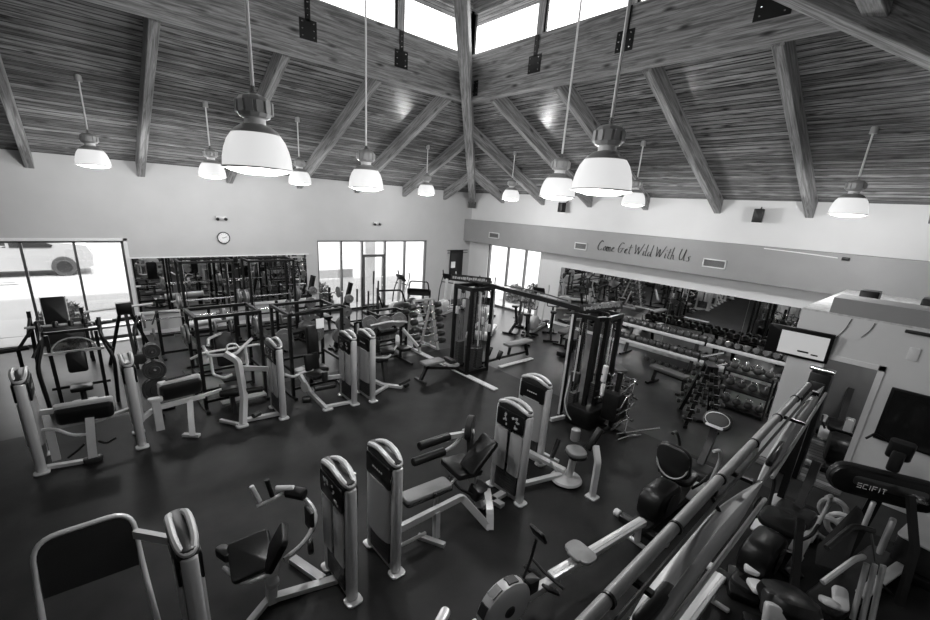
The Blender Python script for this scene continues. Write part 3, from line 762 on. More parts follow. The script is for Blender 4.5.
wbar(t, 'rear_beam', [(1.2, 8.42, .58), (1.62, 8.50, .60)], flat=(.05, .05))
# 8 lying / seated pec machine
t = selector('seated_row_machine', 'weight machine with bare silver post and angled handlebars left of the single tower', 2.52, 8.14, '-x', seed=8)
wbar(t, 'main_column', [(1.80, 8.82, 1.20), (1.98, 8.66, 1.06), (1.92, 8.20, .50), (1.80, 7.96, .04)], flat=(.10, .10), bend=.08)
wpad(t, 'column_foot', (1.78, 7.94, .03), (.22, .16, .05), m='silver')
wbar(t, 'cross_beam', [(2.02, 8.62, .92), (2.52, 8.24, .92)], flat=(.05, .09))
wroll(t, 'thigh_roller', (1.55, 8.40, .56), (1.86, 8.30, .56), .062)
wroll(t, 'thigh_roller', (1.98, 8.28, .56), (2.28, 8.24, .56), .062)
wbar(t, 'handlebar', [(1.50, 9.15, 1.30), (1.52, 8.88, 1.18), (1.98, 8.80, 1.16), (2.38, 9.10, 1.34)], r=.030, bend=.08)
wbar(t, 'upper_handle', [(1.56, 9.0, 1.36), (1.60, 9.2, 1.42), (1.86, 9.35, 1.46)], r=.028, bend=.06)
wbar(t, 'hanging_grip', [(1.55, 8.88, 1.18), (1.55, 8.80, .82), (1.70, 8.66, .76), (1.86, 8.70, .78)], r=.028, bend=.05)
wbar(t, 'hanging_grip', [(2.20, 8.94, 1.24), (2.20, 8.86, .88), (2.08, 8.72, .82)], r=.028, bend=.05)
wbar(t, 'arched_handle', [(1.86, 8.96, 1.16), (1.88, 9.0, 1.32), (2.06, 9.0, 1.32), (2.1, 8.96, 1.16)], r=.018, bend=.09)
wpad(t, 'seat_pad', (1.78, 8.55, .60), (.34, .40, .07))
wbar(t, 'seat_post', [(1.78, 8.6, .56), (1.80, 8.5, .04)], 'plastic', flat=(.08, .08))
wbar(t, 'base_beam', [(1.84, 8.10, .05), (2.50, 8.02, .05)], flat=(.09, .06))
wbar(t, 'lower_strut', [(1.50, 8.34, .05), (1.74, 7.98, .05)], flat=(.06, .05))
wroll(t, 'step_pad', (1.98, 7.96, .16), (2.14, 8.02, .16), .05, 'plastic')
# 9
t = selector('seated_leg_press', 'weight machine with round pads left of the paired towers by the black pulldown cage', 3.96, 7.94, '-x', seed=9)
wpad(t, 'seat', (3.38, 8.22, .62), (.36, .34, .08), rot(0, 0, 10))
wpad(t, 'back_pad', (3.36, 8.42, .86), (.34, .10, .36), rot(-10, 0, 10))
wroll(t, 'leg_roller', (3.20, 7.98, .42), (3.66, 7.94, .42), .06)
wroll(t, 'foot_block', (2.98, 8.06, .20), (3.14, 8.00, .20), .075)
wbar(t, 'main_post', [(3.08, 8.42, .64), (3.18, 8.1, .3), (3.36, 7.74, .03)], flat=(.07, .08))
wpad(t, 'post_foot', (3.38, 7.72, .02), (.22, .14, .04), m='silver')
wbar(t, 'curved_arm', [(2.70, 8.20, .78), (2.92, 8.34, .62), (3.10, 8.40, .66), (3.36, 8.36, .70)], r=.03, bend=.12)
part(t, 'cam_wheel', 'silver2', lambda b: b.lathe([(.06, -.02), (.11, -.02), (.11, .02), (.06, .02)], W(t)(3.10, 8.18, .42), 20, rot(0, 90, 20)))
wpad(t, 'range_knob', (3.46, 8.0, .64), (.12, .1, .22), m='plastic')
wpad(t, 'seat_plate', (3.12, 8.48, .70), (.22, .20, .05), m='silver2', r=.08)
wbar(t, 'cross_beam', [(3.34, 8.30, .50), (3.90, 8.10, .52)], flat=(.05, .08))
wbar(t, 'base_beam', [(3.32, 7.80, .05), (3.92, 7.72, .05)], flat=(.08, .05))
# 10
t = selector('triceps_machine', 'weight machine with stacked dark pads right of the paired towers', 4.36, 7.86, '+x', seed=10)
wpad(t, 'seat', (5.02, 8.40, .62), (.32, .34, .08))
wpad(t, 'back_pad', (4.98, 8.62, .92), (.30, .09, .34), rot(-12, 0, 0))
wpad(t, 'arm_pad', (5.16, 8.30, .82), (.34, .22, .09), rot(15, 0, -20), 'black')
wbar(t, 'pad_frame', [(4.72, 8.4, .84), (4.74, 8.2, .76), (5.08, 8.12, .72), (5.50, 8.42, .86)], r=.026, bend=.1)
wpad(t, 'elbow_plate', (5.58, 8.50, .96), (.10, .30, .16), rot(20, 0, -30), 'silver2')
wbar(t, 'post', [(5.06, 8.3, .58), (5.06, 8.16, .1)], 'plastic', flat=(.10, .1))
wbar(t, 'base_beam', [(4.42, 7.76, .05), (5.02, 8.04, .05)], flat=(.08, .05))
wbar(t, 'foot_beam', [(4.78, 8.42, .14), (4.94, 8.14, .06), (5.28, 7.80, .04)], flat=(.09, .06))
wroll(t, 'foot_peg', (5.22, 7.84, .10), (5.56, 7.90, .14), .035)
wroll(t, 'foot_peg', (5.30, 7.72, .08), (5.42, 7.76, .10), .045, 'black')

# ------------------------------------------------------------------ rowers
def rower(x, y, label, seat=True):
    t = thing('rowing_machine', label, 'rowing machine', (x, y, .004), 0, 'rowing machines')
    # flywheel cage at -x end, rail runs +x
    part(t, 'flywheel_cage', 'silver2', lambda b: b.lathe([(.02, -.09), (.24, -.09), (.30, -.06), (.315, 0), (.30, .06), (.24, .09), (.02, .09)], (0, 0, .36), 28, rot(90, 0, 0)))
    b = B()
    for k in range(9):
        a = 2*PI*k/9; b.box((.306*math.cos(a), 0, .36+.306*math.sin(a)), (.020, .09, .13), Euler((0, -a, 0)).to_matrix())
    b.obj('cage_vents', 'plastic', t, False)
    part(t, 'cage_hub', 'plastic', lambda b: b.cyl((0, -.10, .36), (0, .10, .36), .07))
    part(t, 'monorail', 'silver', lambda b: b.slab((1.55, 0, .36), (1.75, .12, .075), .01, .008))
    part(t, 'rail_strip', 'silver', lambda b: b.bb((.72, -.02, .398), (2.42, .02, .403)), smooth=False)
    part(t, 'front_frame', 'silver', lambda b: b.slab((.42, 0, .30), (.75, .10, .10), .01, .01, rot(0, 4, 0)))
    for yy in (-.14, .14):
        part(t, 'foot_rest', 'black', lambda b: b.slab((.52, yy, .40), (.30, .11, .03), .04, .01, rot(0, 42, 0)))
    part(t, 'rear_leg', 'silver', lambda b: b.tube([(2.34, 0, .34), (2.40, 0, .04)], 0, flat=(.07, .05)))
    part(t, 'rear_foot', 'silver', lambda b: b.slab((2.40, 0, .02), (.06, .36, .04), .02, .01))
    part(t, 'front_leg', 'silver', lambda b: b.tube([(-.1, 0, .2), (-.18, 0, .03)], 0, flat=(.07, .05)))
    part(t, 'front_foot', 'silver', lambda b: b.slab((-.18, 0, .02), (.06, .5, .04), .02, .01))
    part(t, 'monitor_arm', 'black', lambda b: b.tube([(.20, 0, .52), (.38, .06, .72), (.44, .08, .92)], .016, bend=.05))
    q = part(t, 'monitor', 'black', lambda b: b.slab((.46, .08, .98), (.17, .2, .035), .02, .01, rot(0, 62, 0)))
    part(t, 'monitor_face', 'display', lambda b: b.slab((.478, .08, .99), (.11, .14, .008), .01, .002, rot(0, 62, 0)), parent=q)
    part(t, 'handle', 'black', lambda b: b.tube([(.60, -.24, .46), (.56, 0, .48), (.60, .24, .46)], .017))
    part(t, 'chain_guide', 'plastic', lambda b: b.slab((.36, 0, .44), (.14, .12, .16), .02, .01))
    if seat:
        part(t, 'seat', 'greypad', lambda b: b.slab((1.15, 0, .47), (.25, .36, .045), .09, .016).slab((1.05, 0, .47), (.10, .18, .04), .03, .012))
        part(t, 'seat_carriage', 'black', lambda b: b.slab((1.14, 0, .425), (.18, .13, .05), .02, .01))
        for yy in (-.07, .07): part(t, 'seat_roller', 'plastic', lambda b: b.cyl((1.14, yy-.02, .40), (1.14, yy+.02, .40), .03))
    return t
ra = rower(2.72, 2.08, 'grey rowing machine with sliding seat in the open floor at the bottom centre'); ra.rotation_euler.z = math.radians(-6)
rb = dup(ra, (2.55, .83, .004), 0, 'rowing machine rail showing beneath the long curved panel at the bottom')

# near machine corner at the bottom edge
t = thing('machine_arm', 'rounded silver arm end poking in at the bottom edge beside the rower', 'exercise machine', (2.05, 2.35, .004))
B().slab((0, 0, .26), (.5, .10, .08), .045, .02, rot(0, -6, 24)).obj('arm', 'silver', t)
B().tube([(-.18, -.08, .24), (-.2, -.1, .02)], 0, flat=(.07, .07)).obj('leg', 'silver', t)
B().slab((-.2, -.1, .02), (.3, .16, .04), .03, .01).obj('foot', 'black', t)

# ================================================================== free-weight kit
def plate_mesh(b, r, th=.035):
    b.lathe([(.028, -th/2), (r*.45, -th/2), (r*.5, -th*.3), (r*.8, -th*.3), (r*.84, -th/2), (r*.98, -th/2), (r, -th*.3), (r, th*.3), (r*.98, th/2), (r*.84, th/2), (r*.8, th*.3), (r*.5, th*.3), (r*.45, th/2), (.028, th/2)], n=24, R=rot(0, 90, 0))
_pl = {}
def plate_at(loc, r, label, axis=0., tilt=0., m='ironface', th=.04, group='weight plates on stands and bars'):
    key = (r, m, th)
    if key not in _pl:
        b = B(); plate_mesh(b, r, th); o = b.obj('weight_plate', m); _pl[key] = o
    else:
        o = _pl[key].copy(); COL.objects.link(o)
    o.location = loc; o.rotation_euler = (0, math.radians(tilt), math.radians(axis)); tag(o, label, 'weight plate', group)
    return o

def barbell(a, c, label, group='barbells'):
    a, c = Vector(a), Vector(c); t = thing('barbell', label, 'barbell', (a+c)/2, math.degrees(math.atan2(c.y-a.y, c.x-a.x)), group)
    L_ = (c-a).length
    B().cyl((-L_/2+.3, 0, 0), (L_/2-.3, 0, 0), .015, 10).obj('bar', 'chrome', t)
    for s in (-1, 1):
        q = B().cyl((s*(L_/2-.30), 0, 0), (s*L_/2, 0, 0), .026, 12).obj('sleeve', 'chrome', t)
        B().cyl((s*(L_/2-.33), 0, 0), (s*(L_/2-.30), 0, 0), .038, 12).obj('collar', 'chrome', q)
    return t

def bench_station(x, y, rz, label, name='bench_press'):
    """racked olympic bench, lifter's head at +y"""
    t = thing(name, label, 'weight bench', (x, y, .004), rz, 'press benches')
    pad(t, 'bench_pad', (0, -.1, .45), (.28, 1.15, .07), m='vinylpad', r=.04)
    bar(t, 'spine', [(0, -.65, .36), (0, .6, .36)], 'black', flat=(.06, .06))
    bar(t, 'front_leg', [(0, -.60, .36), (0, -.70, .03)], 'black', flat=(.06, .06))
    bar(t, 'front_foot', [(-.25, -.70, .03), (.25, -.70, .03)], 'black', flat=(.06, .05))
    for s in (-1, 1):
        bar(t, 'upright', [(s*.58, .55, .02), (s*.58, .55, 1.22)], 'black', flat=(.07, .07))
        bar(t, 'bar_hook', [(s*.58, .55, 1.0), (s*.58, .44, .98), (s*.58, .44, 1.05)], 'steel', r=.016, bend=.02)
        bar(t, 'base_foot', [(s*.58, .15, .03), (s*.58, .85, .03)], 'black', flat=(.07, .05))
        bar(t, 'plate_peg', [(s*.58, .60, .62), (s*.78, .62, .64)], 'steel', r=.022)
    bar(t, 'rear_crossbar', [(-.58, .6, .55), (.58, .6, .55)], 'black', flat=(.06, .06))
    bar(t, 'low_crossbar', [(-.58, .55, .10), (.58, .55, .10)], 'black', flat=(.06, .06))
    return t

def cage(x, y, w, d, h, rz, label, m='black', name='power_cage'):
    t = thing(name, label, 'weight rack', (x, y, .004), rz)
    for sx in (-1, 1):
        for sy in (-1, 1): bar(t, 'upright', [(sx*w/2, sy*d/2, .0), (sx*w/2, sy*d/2, h)], m, flat=(.06, .06))
        bar(t, 'top_rail', [(sx*w/2, -d/2, h-.03), (sx*w/2, d/2, h-.03)], m, flat=(.06, .06))
        bar(t, 'base_rail', [(sx*w/2, -d/2-.15, .03), (sx*w/2, d/2+.15, .03)], m, flat=(.07, .06))
        bar(t, 'safety_bar', [(sx*w/2, -d/2, h*.34), (sx*w/2, d/2, h*.34)], m, flat=(.045, .06))
    for sy in (-1, 1): bar(t, 'top_crossbar', [(-w/2, sy*d/2, h-.03), (w/2, sy*d/2, h-.03)], m, flat=(.06, .06))
    for z in (.12, .55): bar(t, 'rear_crossbar', [(-w/2, d/2, z), (w/2, d/2, z)], m, flat=(.05, .05))
    bar(t, 'low_crossbar', [(-w/2, -d/2, .22), (w/2, -d/2, .22)], m, flat=(.05, .05))
    return t

# ---- big black pulldown cage left of the silver machines (behind the abdominal machine)
t = thing('plate_loaded_pulldown', 'black tubular machine with clear half-round shield under the left window', 'exercise machine', (-.42, 10.6, .004))
for s in (-1, 1):
    bar(t, 'bent_upright', [(s*.50, -.25, .0), (s*.56, -.15, .9), (s*.42, 0, 1.35), (s*.44, .1, 1.7)], 'black', r=.035, bend=.15)
    bar(t, 'inner_upright', [(s*.34, -.05, .0), (s*.36, .05, 1.45)], 'black', flat=(.06, .06))
    bar(t, 'lever_arm', [(s*.44, .1, 1.55), (s*.42, -.3, 1.45), (s*.55, -.45, 1.2)], 'black', r=.026, bend=.1)
    bar(t, 'plate_horn', [(s*.42, .1, 1.45), (s*.42, .25, 1.62)], 'steel', r=.03)
    bar(t, 'base_rail', [(s*.40, -.55, .03), (s*.40, .5, .03)], 'black', flat=(.07, .06))
for z, m_ in ((.40, 'black'), (1.10, 'silver'), (1.5, 'black')): bar(t, 'crossbar', [(-.44, 0, z), (.44, 0, z)], m_, flat=(.05, .05))
bar(t, 'head_bar', [(-.62, .1, 1.62), (.64, .1, 1.62)], 'silver', r=.022)
b = B(); prof = [(.33*math.cos(PI*k/14), .26*math.sin(PI*k/14)) for k in range(15)]
b.prism(prof, .015, (0, -.02, 1.12)).obj('clear_shield', 'clear', t, False)
B().tube([(x, -.02, 1.12+z) for x, z in prof], .014, 6).obj('shield_rim', 'silver', t)
pad(t, 'back_pad', (0, -.12, .92), (.30, .40, .08), rot(82, 0, 0))
pad(t, 'head_pad', (0, .05, 1.25), (.18, .16, .06), rot(82, 0, 0))
pad(t, 'seat', (0, -.35, .48), (.34, .34, .08))
bar(t, 'seat_post', [(0, -.3, .45), (0, -.3, .05)], 'plastic', r=.05)
B().slab((0, -.32, .10), (.42, .30, .16), .08, .03).obj('base_cover', 'silver2', t)
for k, (x, z) in enumerate(((-.42, 1.60), (-.20, 1.66), (.02, 1.66), (.22, 1.68), (.42, 1.62))):
    B().cyl((x, .06, z-.08), (x, .1, z+.03), .045, 12).obj('knob', 'black', t)
t = thing('long_barbell', 'thick black bar lying across at the left edge under the window', 'bar', (-1.9, 11.6, 0))
B().cyl((-1.4, -.2, .95), (.75, .2, .95), .05, 12).obj('shaft', 'black', t)
for x in (-1.2, .6): bar(t, 'support', [(x, x*.2, .95), (x, x*.2, .0)], 'black', flat=(.06, .06))
bar(t, 'kick_strut', [(.6, .15, .95), (.95, .3, 1.45)], 'black', r=.03)
# seat with dark panel behind
t = thing('inclined_seat', 'black cushioned chair with pale piping before the shrub window', 'chair', (-.72, 13.2, .004))
pad(t, 'backrest', (0, .1, 1.35), (.42, .62, .08), rot(76, 0, 0), r=.04)
for s in (-1, 1): bar(t, 'piping', [(s*.215, .0, 1.06), (s*.215, .17, 1.66)], 'silver2', r=.012)
pad(t, 'lower_panel', (.02, .0, .85), (.85, .6, .07), rot(80, 0, 0), 'plastic')
pad(t, 'seat', (0, -.3, .55), (.5, .5, .1))
for s in (-1, 1):
    bar(t, 'frame_leg', [(s*.45, .2, 1.35), (s*.5, .1, .0)], 'black', flat=(.07, .07)); bar(t, 'arm', [(s*.45, .1, 1.2), (s*.5, -.35, .9)], 'black', r=.035)
# loose rack of small weights by the window edge
t = thing('low_weight_rack', 'low pale rack of bars below the left window mullion', 'weight rack', (-.1, 13.6, .004))
for z in (.35, .75): bar(t, 'shelf_rail', [(-.2, 0, z), (1.0, .1, z)], 'silver', flat=(.2, .05))
for x in (-.15, .95): bar(t, 'stand', [(x, 0, .0), (x, .05, .95)], 'black', flat=(.06, .1))
bar(t, 'thick_handle', [(0, -.15, .9), (.9, -.05, .95)], 'black', r=.05); bar(t, 'top_bar', [(-.3, .1, 1.15), (1.3, .2, 1.22)], 'silver', r=.03)
# tripod stand with box head
t = thing('leaning_step_machine', 'black box-headed A-frame stand in front of the window edge', 'stand', (.52, 12.6, .004))
B().slab((0, 0, 1.42), (.30, .24, .28), .03, .02).obj('head_box', 'black', t)
for p in ((-.45, .2), (.5, .1), (.05, -.4)): bar(t, 'leg', [(p[0]*.2, p[1]*.2, 1.32), (p[0], p[1], 0)], 'black', flat=(.07, .07))
bar(t, 'chrome_lever', [(.1, -.2, .2), (.1, -.25, .95), (.22, -.2, 1.2)], 'chrome', r=.03); bar(t, 'side_arm', [(.5, 0, .95), (.62, 0, 1.25), (1.1, 0, 1.2)], 'steel', r=.018)
pad(t, 'base_block', (.0, -.25, .22), (.5, .3, .25), m='plastic')

# plates on the small stand between the two left towers
t = thing('plate_stand', 'upright stand carrying three dark plates behind the second tower from left', 'stand', (.68, 9.45, .004))
bar(t, 'post', [(0, 0, 0), (0, .02, 1.42)], 'black', flat=(.06, .06)); bar(t, 'foot', [(-.25, 0, .03), (.25, 0, .03)], 'black', flat=(.06, .06))
bar(t, 'foot', [(0, -.3, .03), (0, .3, .03)], 'black', flat=(.06, .06))
for z in (.52, .92, 1.28): bar(t, 'peg', [(0, 0, z), (0, -.22, z+.02)], 'chrome', r=.022)
for z, r_, lab in ((.52, .25, 'largest and lowest plate on the small stand behind the second tower'), (.92, .19, 'middle plate on the small stand behind the second tower'), (1.30, .14, 'smallest top plate on the small stand behind the second tower')):
    plate_at((.68, 9.30, z), r_, lab, axis=88, m='iron', th=.06)
    plate_at((.68, 9.38, z), r_, lab.replace('plate', 'rear plate'), axis=88, m='iron', th=.05)

# cage A (behind the seated row machine)
t = cage(1.95, 9.35, 1.15, .8, 1.95, 2, 'black weight cage with mirror behind, left of centre', 'black')
pad(t, 'seat', (0, -.1, .5), (.35, .4, .08)); pad(t, 'back_pad', (0, .18, 1.05), (.34, .7, .08), rot(78, 0, 0))
bar(t, 'seat_post', [(0, 0, .46), (0, 0, .04)], 'plastic', flat=(.08, .08))
bar(t, 'press_arm', [(-.72, -.3, 1.12), (-.50, -.35, 1.22), (.50, -.35, 1.22), (.72, -.3, 1.12)], 'silver', r=.025)
bar(t, 'platform', [(-.3, -.4, .10), (.55, -.45, .14)], 'silver2', flat=(.2, .04))
for s in (-1, 1):
    bar(t, 'plate_horn', [(s*.57, .2, 1.45), (s*.85, .2, 1.48)], 'steel', r=.024)
    for k in range(2): plate_at((1.95+s*(.64+.06*k), 9.56, 1.48), .20-.03*k, ['inner', 'outer'][k]+' plate on the %s horn of the cage left of centre' % ('left' if s < 0 else 'right'))
# cage B (pulldown with long black pad)
t = cage(3.58, 9.15, 1.18, 1.0, 1.90, 2, 'black pulldown cage with long hanging black pad in the centre left', 'black')
pad(t, 'long_pad', (-.05, -.35, 1.15), (.24, .78, .14), rot(84, 0, 0), r=.06)
bar(t, 'pad_post', [(-.05, -.28, .9), (-.05, -.2, .05)], 'black', flat=(.07, .07))
pad(t, 'seat', (.05, -.45, .55), (.32, .34, .09))
B().bb((-.02, -.515, 1.50), (.16, -.505, 1.72)).obj('notice', 'paper', t, False)
bar(t, 'head_bar', [(-.72, -.5, 1.86), (.55, -.48, 1.97), (.70, -.48, 1.9)], 'black', r=.03, bend=.05)
bar(t, 'side_handle', [(-.45, -.4, .62), (-.3, -.55, .72), (-.12, -.5, .66)], 'silver', r=.022, bend=.05)
for s in (-1, 1):
    bar(t, 'plate_horn', [(s*.30, .42, 1.15), (s*.30, .15, 1.15)], 'steel', r=.024)
for k, (x, z, r_, lab) in enumerate(((3.12, 1.15, .19, 'grey plate left of the long black pad'), (3.20, .95, .13, 'small grey plate low left of the long black pad'), (3.86, 1.12, .17, 'grey plate right of the long black pad'))):
    plate_at((x, 9.33-.02*k, z+.05), r_, lab, axis=80)

# leaning plate trees by the back window
def plate_tree(x, y, rz, label, n=4, lean=.25, who=''):
    t = thing('plate_tree', label, 'weight plate tree', (x, y, .004), rz)
    bar(t, 'mast', [(-lean, 0, 0), (lean, 0, 1.95)], 'black', flat=(.09, .16)); bar(t, 'base', [(-.45, 0, .03), (.35, 0, .03)], 'black', flat=(.08, .06)); bar(t, 'cross_foot', [(-.3, -.3, .03), (-.3, .3, .03)], 'black', flat=(.08, .06))
    for k in range(n):
        z = .42+k*.36; xx = -lean+2*lean*z/1.95
        bar(t, 'peg', [(xx, 0, z), (xx, -.30, z+.03)], 'chrome', r=.022)
        p = Matrix.Rotation(math.radians(rz), 3, 'Z') @ Vector((xx, -.14, z+.02))
        for j in range(2):
            r_ = (.225, .21, .17, .13)[k % 4]-.012*j
            plate_at((x+p.x-.0, y+p.y-.055*j, p.z), r_, '%s plate, %s from the floor, on the plate tree %s' % (('rear', 'front')[j], ('lowest', 'second', 'third', 'highest')[k], who), axis=rz+90)
    return t
plate_tree(5.45, 11.2, -10, 'leaning black plate tree against the left panes of the back window', who='before the back window')
plate_tree(4.95, 12.6, 5, 'black plate tree at the right end of the back mirror', who='at the mirror end')

# upright bar holder
t = thing('bar_holder', 'floor stand holding several upright olympic bars before the back window', 'bar stand', (6.35, 11.4, .004))
B().slab((0, 0, .10), (.95, .35, .2), .04, .02).obj('base_block', 'black', t); bar(t, 'guard_rail', [(-.55, -.2, .72), (.55, -.2, .72)], 'black', flat=(.05, .05))
for x in (-.52, .52): bar(t, 'guard_post', [(x, -.2, 0), (x, -.2, .72)], 'black', flat=(.05, .05))
for k, (dx, hh) in enumerate(((-.36, 1.5), (-.18, 1.85), (.02, 1.4), (.2, 2.0), (.36, 1.7))):
    q = thing('upright_bar', ['leftmost upright bar in the floor holder', 'second upright bar from left in the holder', 'middle shortest upright bar in the holder', 'tallest upright bar in the holder', 'rightmost upright bar in the holder'][k], 'barbell', (6.35+dx, 11.4, .206), 0, 'bars standing in the holder')
    B().cyl((0, 0, 0), (.02, .0, hh-.40), .016, 8).obj('bar', 'steel', q); B().cyl((.02, 0, hh-.40), (.03, 0, hh), .027, 10).obj('sleeve', 'steel', q)

# olympic benches along the mirror with barbells and plates
first = None
bl = ['leftmost black press bench before the back mirror', 'second press bench before the back mirror, left of the centre cage', 'press bench at the right end of the back mirror', 'press bench before the glass door']
bx = [(1.75, 12.3), (3.55, 12.3), (5.85, 13.7), (7.35, 12.9)]
for k, (x, y) in enumerate(bx):
    if not first: first = bench_station(x, y, 0, bl[0])
    else: dup(first, (x, y, .004), 0, bl[k])
for k, (x, y) in enumerate(bx[:3]):
    barbell((x-1.05, y+.46, 1.04), (x+1.05, y+.46, 1.04), ['chrome barbell racked on the leftmost press bench', 'chrome barbell racked on the second press bench', 'chrome barbell racked on the press bench at the mirror end'][k])
    for s in (-1, 1):
        plate_at((x+s*.88, y+.46, 1.04), .2, '%s plate on the barbell of the %s press bench' % ('left' if s < 0 else 'right', ('leftmost', 'second', 'third')[k]))
        plate_at((x+s*.70, y+.62, .62), .16, '%s stored plate on the frame of the %s press bench' % ('left' if s < 0 else 'right', ('leftmost', 'second', 'third')[k]))
# smith machines by the mirror
def smith(x, y, label, rz=0):
    t = cage(x, y, 1.3, .7, 2.35, rz, label, 'black', 'smith_machine')
    for s in (-1, 1): bar(t, 'guide_rod', [(s*.55, -.2, .1), (s*.55, -.2, 2.3)], 'chrome', r=.014)
    bar(t, 'counter_bar', [(-.95, -.2, 1.25), (.95, -.2, 1.25)], 'chrome', r=.022)
    return t
smith(4.25, 13.75, 'tall black smith machine frame before the right half of the back mirror')
smith(2.55, 13.9, 'tall black smith machine frame at the middle of the back mirror')
for s in (-1, 1):
    for k in range(2):
        plate_at((4.25+s*(.74+.05*k), 13.55, 1.254), .225, '%s %s plate on the tall smith machine at the mirror' % (('inner', 'outer')[k], 'left' if s < 0 else 'right'))
        plate_at((2.55+s*(.74+.05*k), 13.7, 1.254), .225, '%s %s plate on the smith machine at the middle of the mirror' % (('inner', 'outer')[k], 'left' if s < 0 else 'right'))
# long foam roll / step lying on the mirror ledge side
t = thing('padded_roll', 'long pale padded roll beside the leftmost press bench', 'roll', (2.35, 13.2, .70)); B().cyl((-.5, -.05, .0), (.65, .05, .05), .10, 18).obj('roll', 'silver2', t)
for x in (-.4, .5): bar(t, 'stand', [(x, 0, -.0), (x, 0, -.696)], 'black', flat=(.06, .06))
o = B().slab((1.75, 11.2, .02), (.75, .62, .04), .03, .01).obj('floor_mat', 'black'); tag(o, 'small black square mat on the floor left of the weight cage', 'mat')
# low stool bench in front of mirror
t = thing('flat_bench', 'low flat black bench before the right end of the mirror ledge', 'weight bench', (4.3, 12.0, .004), 20, 'flat benches')
pad(t, 'pad', (0, 0, .45), (1.15, .30, .08), r=.05); bar(t, 'spine', [(-.45, 0, .38), (.45, 0, .38)], 'black', flat=(.05, .05))
for x in (-.42, .42): bar(t, 'leg', [(x, 0, .38), (x*1.12, 0, .03)], 'black', flat=(.06, .06)); bar(t, 'foot', [(x*1.12, -.24, .03), (x*1.12, .24, .03)], 'black', flat=(.06, .05))
fb = t

# plate-loaded machine right of the paired towers (X5-6.7, Y9-10)
t = thing('preacher_curl_bench', 'black curl bench with grey plates behind the stacked-pad machine', 'weight bench', (5.75, 9.35, .004))
pad(t, 'arm_pad', (0, -.1, .95), (.55, .30, .07), rot(-38, 0, 0)); pad(t, 'seat', (.35, -.35, .52), (.32, .32, .08)); pad(t, 'hip_pad', (-.35, .05, .86), (.32, .5, .08), rot(70, 0, 0))
for s in (-1, 1):
    bar(t, 'upright', [(s*.62, .2, 0), (s*.62, .2, 1.25)], 'black', flat=(.06, .06)); bar(t, 'base_rail', [(s*.62, -.4, .03), (s*.62, .5, .03)], 'black', flat=(.06, .06))
for z in (.12, .62, 1.1): bar(t, 'crossbar', [(-.62, .2, z), (.62, .2, z)], 'black', flat=(.05, .05))
bar(t, 'lever', [(-.5, -.1, 1.2), (-.1, -.3, 1.3), (.3, -.3, 1.25), (.6, -.1, 1.15)], 'silver', r=.028, bend=.08)
bar(t, 'plate_bar', [(-.55, .12, 1.20), (.60, .12, 1.20)], 'chrome', r=.024)
bar(t, 'side_brace', [(.62, .1, .9), (.9, -.25, .45)], 'silver2', flat=(.10, .06))
for x, z, r_, lab in ((5.32, 1.22, .20, 'left grey plate above the curl bench'), (5.76, 1.15, .22, 'centre grey plate above the curl bench'), (6.22, 1.2, .20, 'right grey plate above the curl bench')):
    plate_at((x, 9.42, z), r_, lab, axis=75); plate_at((x+.06, 9.50, z), r_-.03, lab.replace('grey', 'smaller'), axis=75)
# another frame further back
t = cage(6.55, 10.55, .95, .6, 1.15, 0, 'low black plate rack left of the fixed barbell rack', 'black', 'plate_rack')
for k in range(3):
    plate_at((6.25+.3*k, 10.2, .95), .18-.02*k, ['left', 'middle', 'right'][k]+' plate hung on the low storage frame', axis=85)
    plate_at((6.25+.3*k, 10.2, .50), .16, ['left', 'middle', 'right'][k]+' lower plate hung on the low storage frame', axis=85)
t = thing('plate_leg_press', 'black slanted machine with padded wedge before the right panes of the back window', 'exercise machine', (7.8, 11.45, .004), -20)
pad(t, 'wedge_pad', (0, 0, 1.02), (.8, .42, .22), rot(10, -18, 0), r=.15, ch=.06); bar(t, 'frame', [(-.7, 0, .03), (-.4, 0, .9), (.5, 0, 1.1), (.8, 0, .03)], 'black', flat=(.08, .08)); bar(t, 'loop_handle', [(-.75, 0, .95), (-.95, 0, 1.5), (-.15, 0, 1.52), (.0, 0, 1.1)], 'black', r=.03, bend=.08)
bar(t, 'plate_peg', [(-.3, -.3, .8), (-.3, .3, .8)], 'chrome', r=.024); bar(t, 'base', [(-.8, 0, .03), (.9, 0, .03)], 'black', flat=(.1, .06))
for k in range(2): plate_at((7.45, 11.22-.06*k-.1, .82), .22-.03*k, ['rear', 'front'][k]+' pale plate on the slanted padded machine', axis=72)

# fixed barbell rack ------------------------------------------------------------
t = thing('barbell_rack', 'tall silver rack of fixed barbells left of the centre cable tower', 'weight rack', (7.45, 10.05, .004), 0)
for x in (-.33, .33):
    bar(t, 'side_frame', [(x, -.42, 0), (x, .0, 1.50)], 'silver2', flat=(.07, .05)); bar(t, 'side_frame', [(x, .42, 0), (x, .0, 1.50)], 'silver2', flat=(.07, .05)); bar(t, 'foot', [(x, -.45, .03), (x, .45, .03)], 'silver2', flat=(.08, .06))
bar(t, 'top_bar', [(-.33, 0, 1.5), (.33, 0, 1.5)], 'silver2', flat=(.06, .06)); bar(t, 'low_bar', [(-.33, 0, .06), (.33, 0, .06)], 'silver2', flat=(.06, .06))
for k in range(6):
    z = .28+k*.21; y = -.42+.42*(z/1.5)
    for x in (-.33, .33): bar(t, 'hook', [(x, y, z-.03), (x, y-.10, z-.04), (x, y-.10, z)], 'silver', r=.012, bend=.02)
bb = B().cyl((-.36, 0, 0), (.36, 0, 0), .016, 10)
proto = thing('fixed_barbell', 'lowest fixed barbell on the front of the barbell rack', 'barbell', (0, 0, 0), 0, 'fixed barbells on the tall rack'); bb.obj('bar', 'chrome', proto)
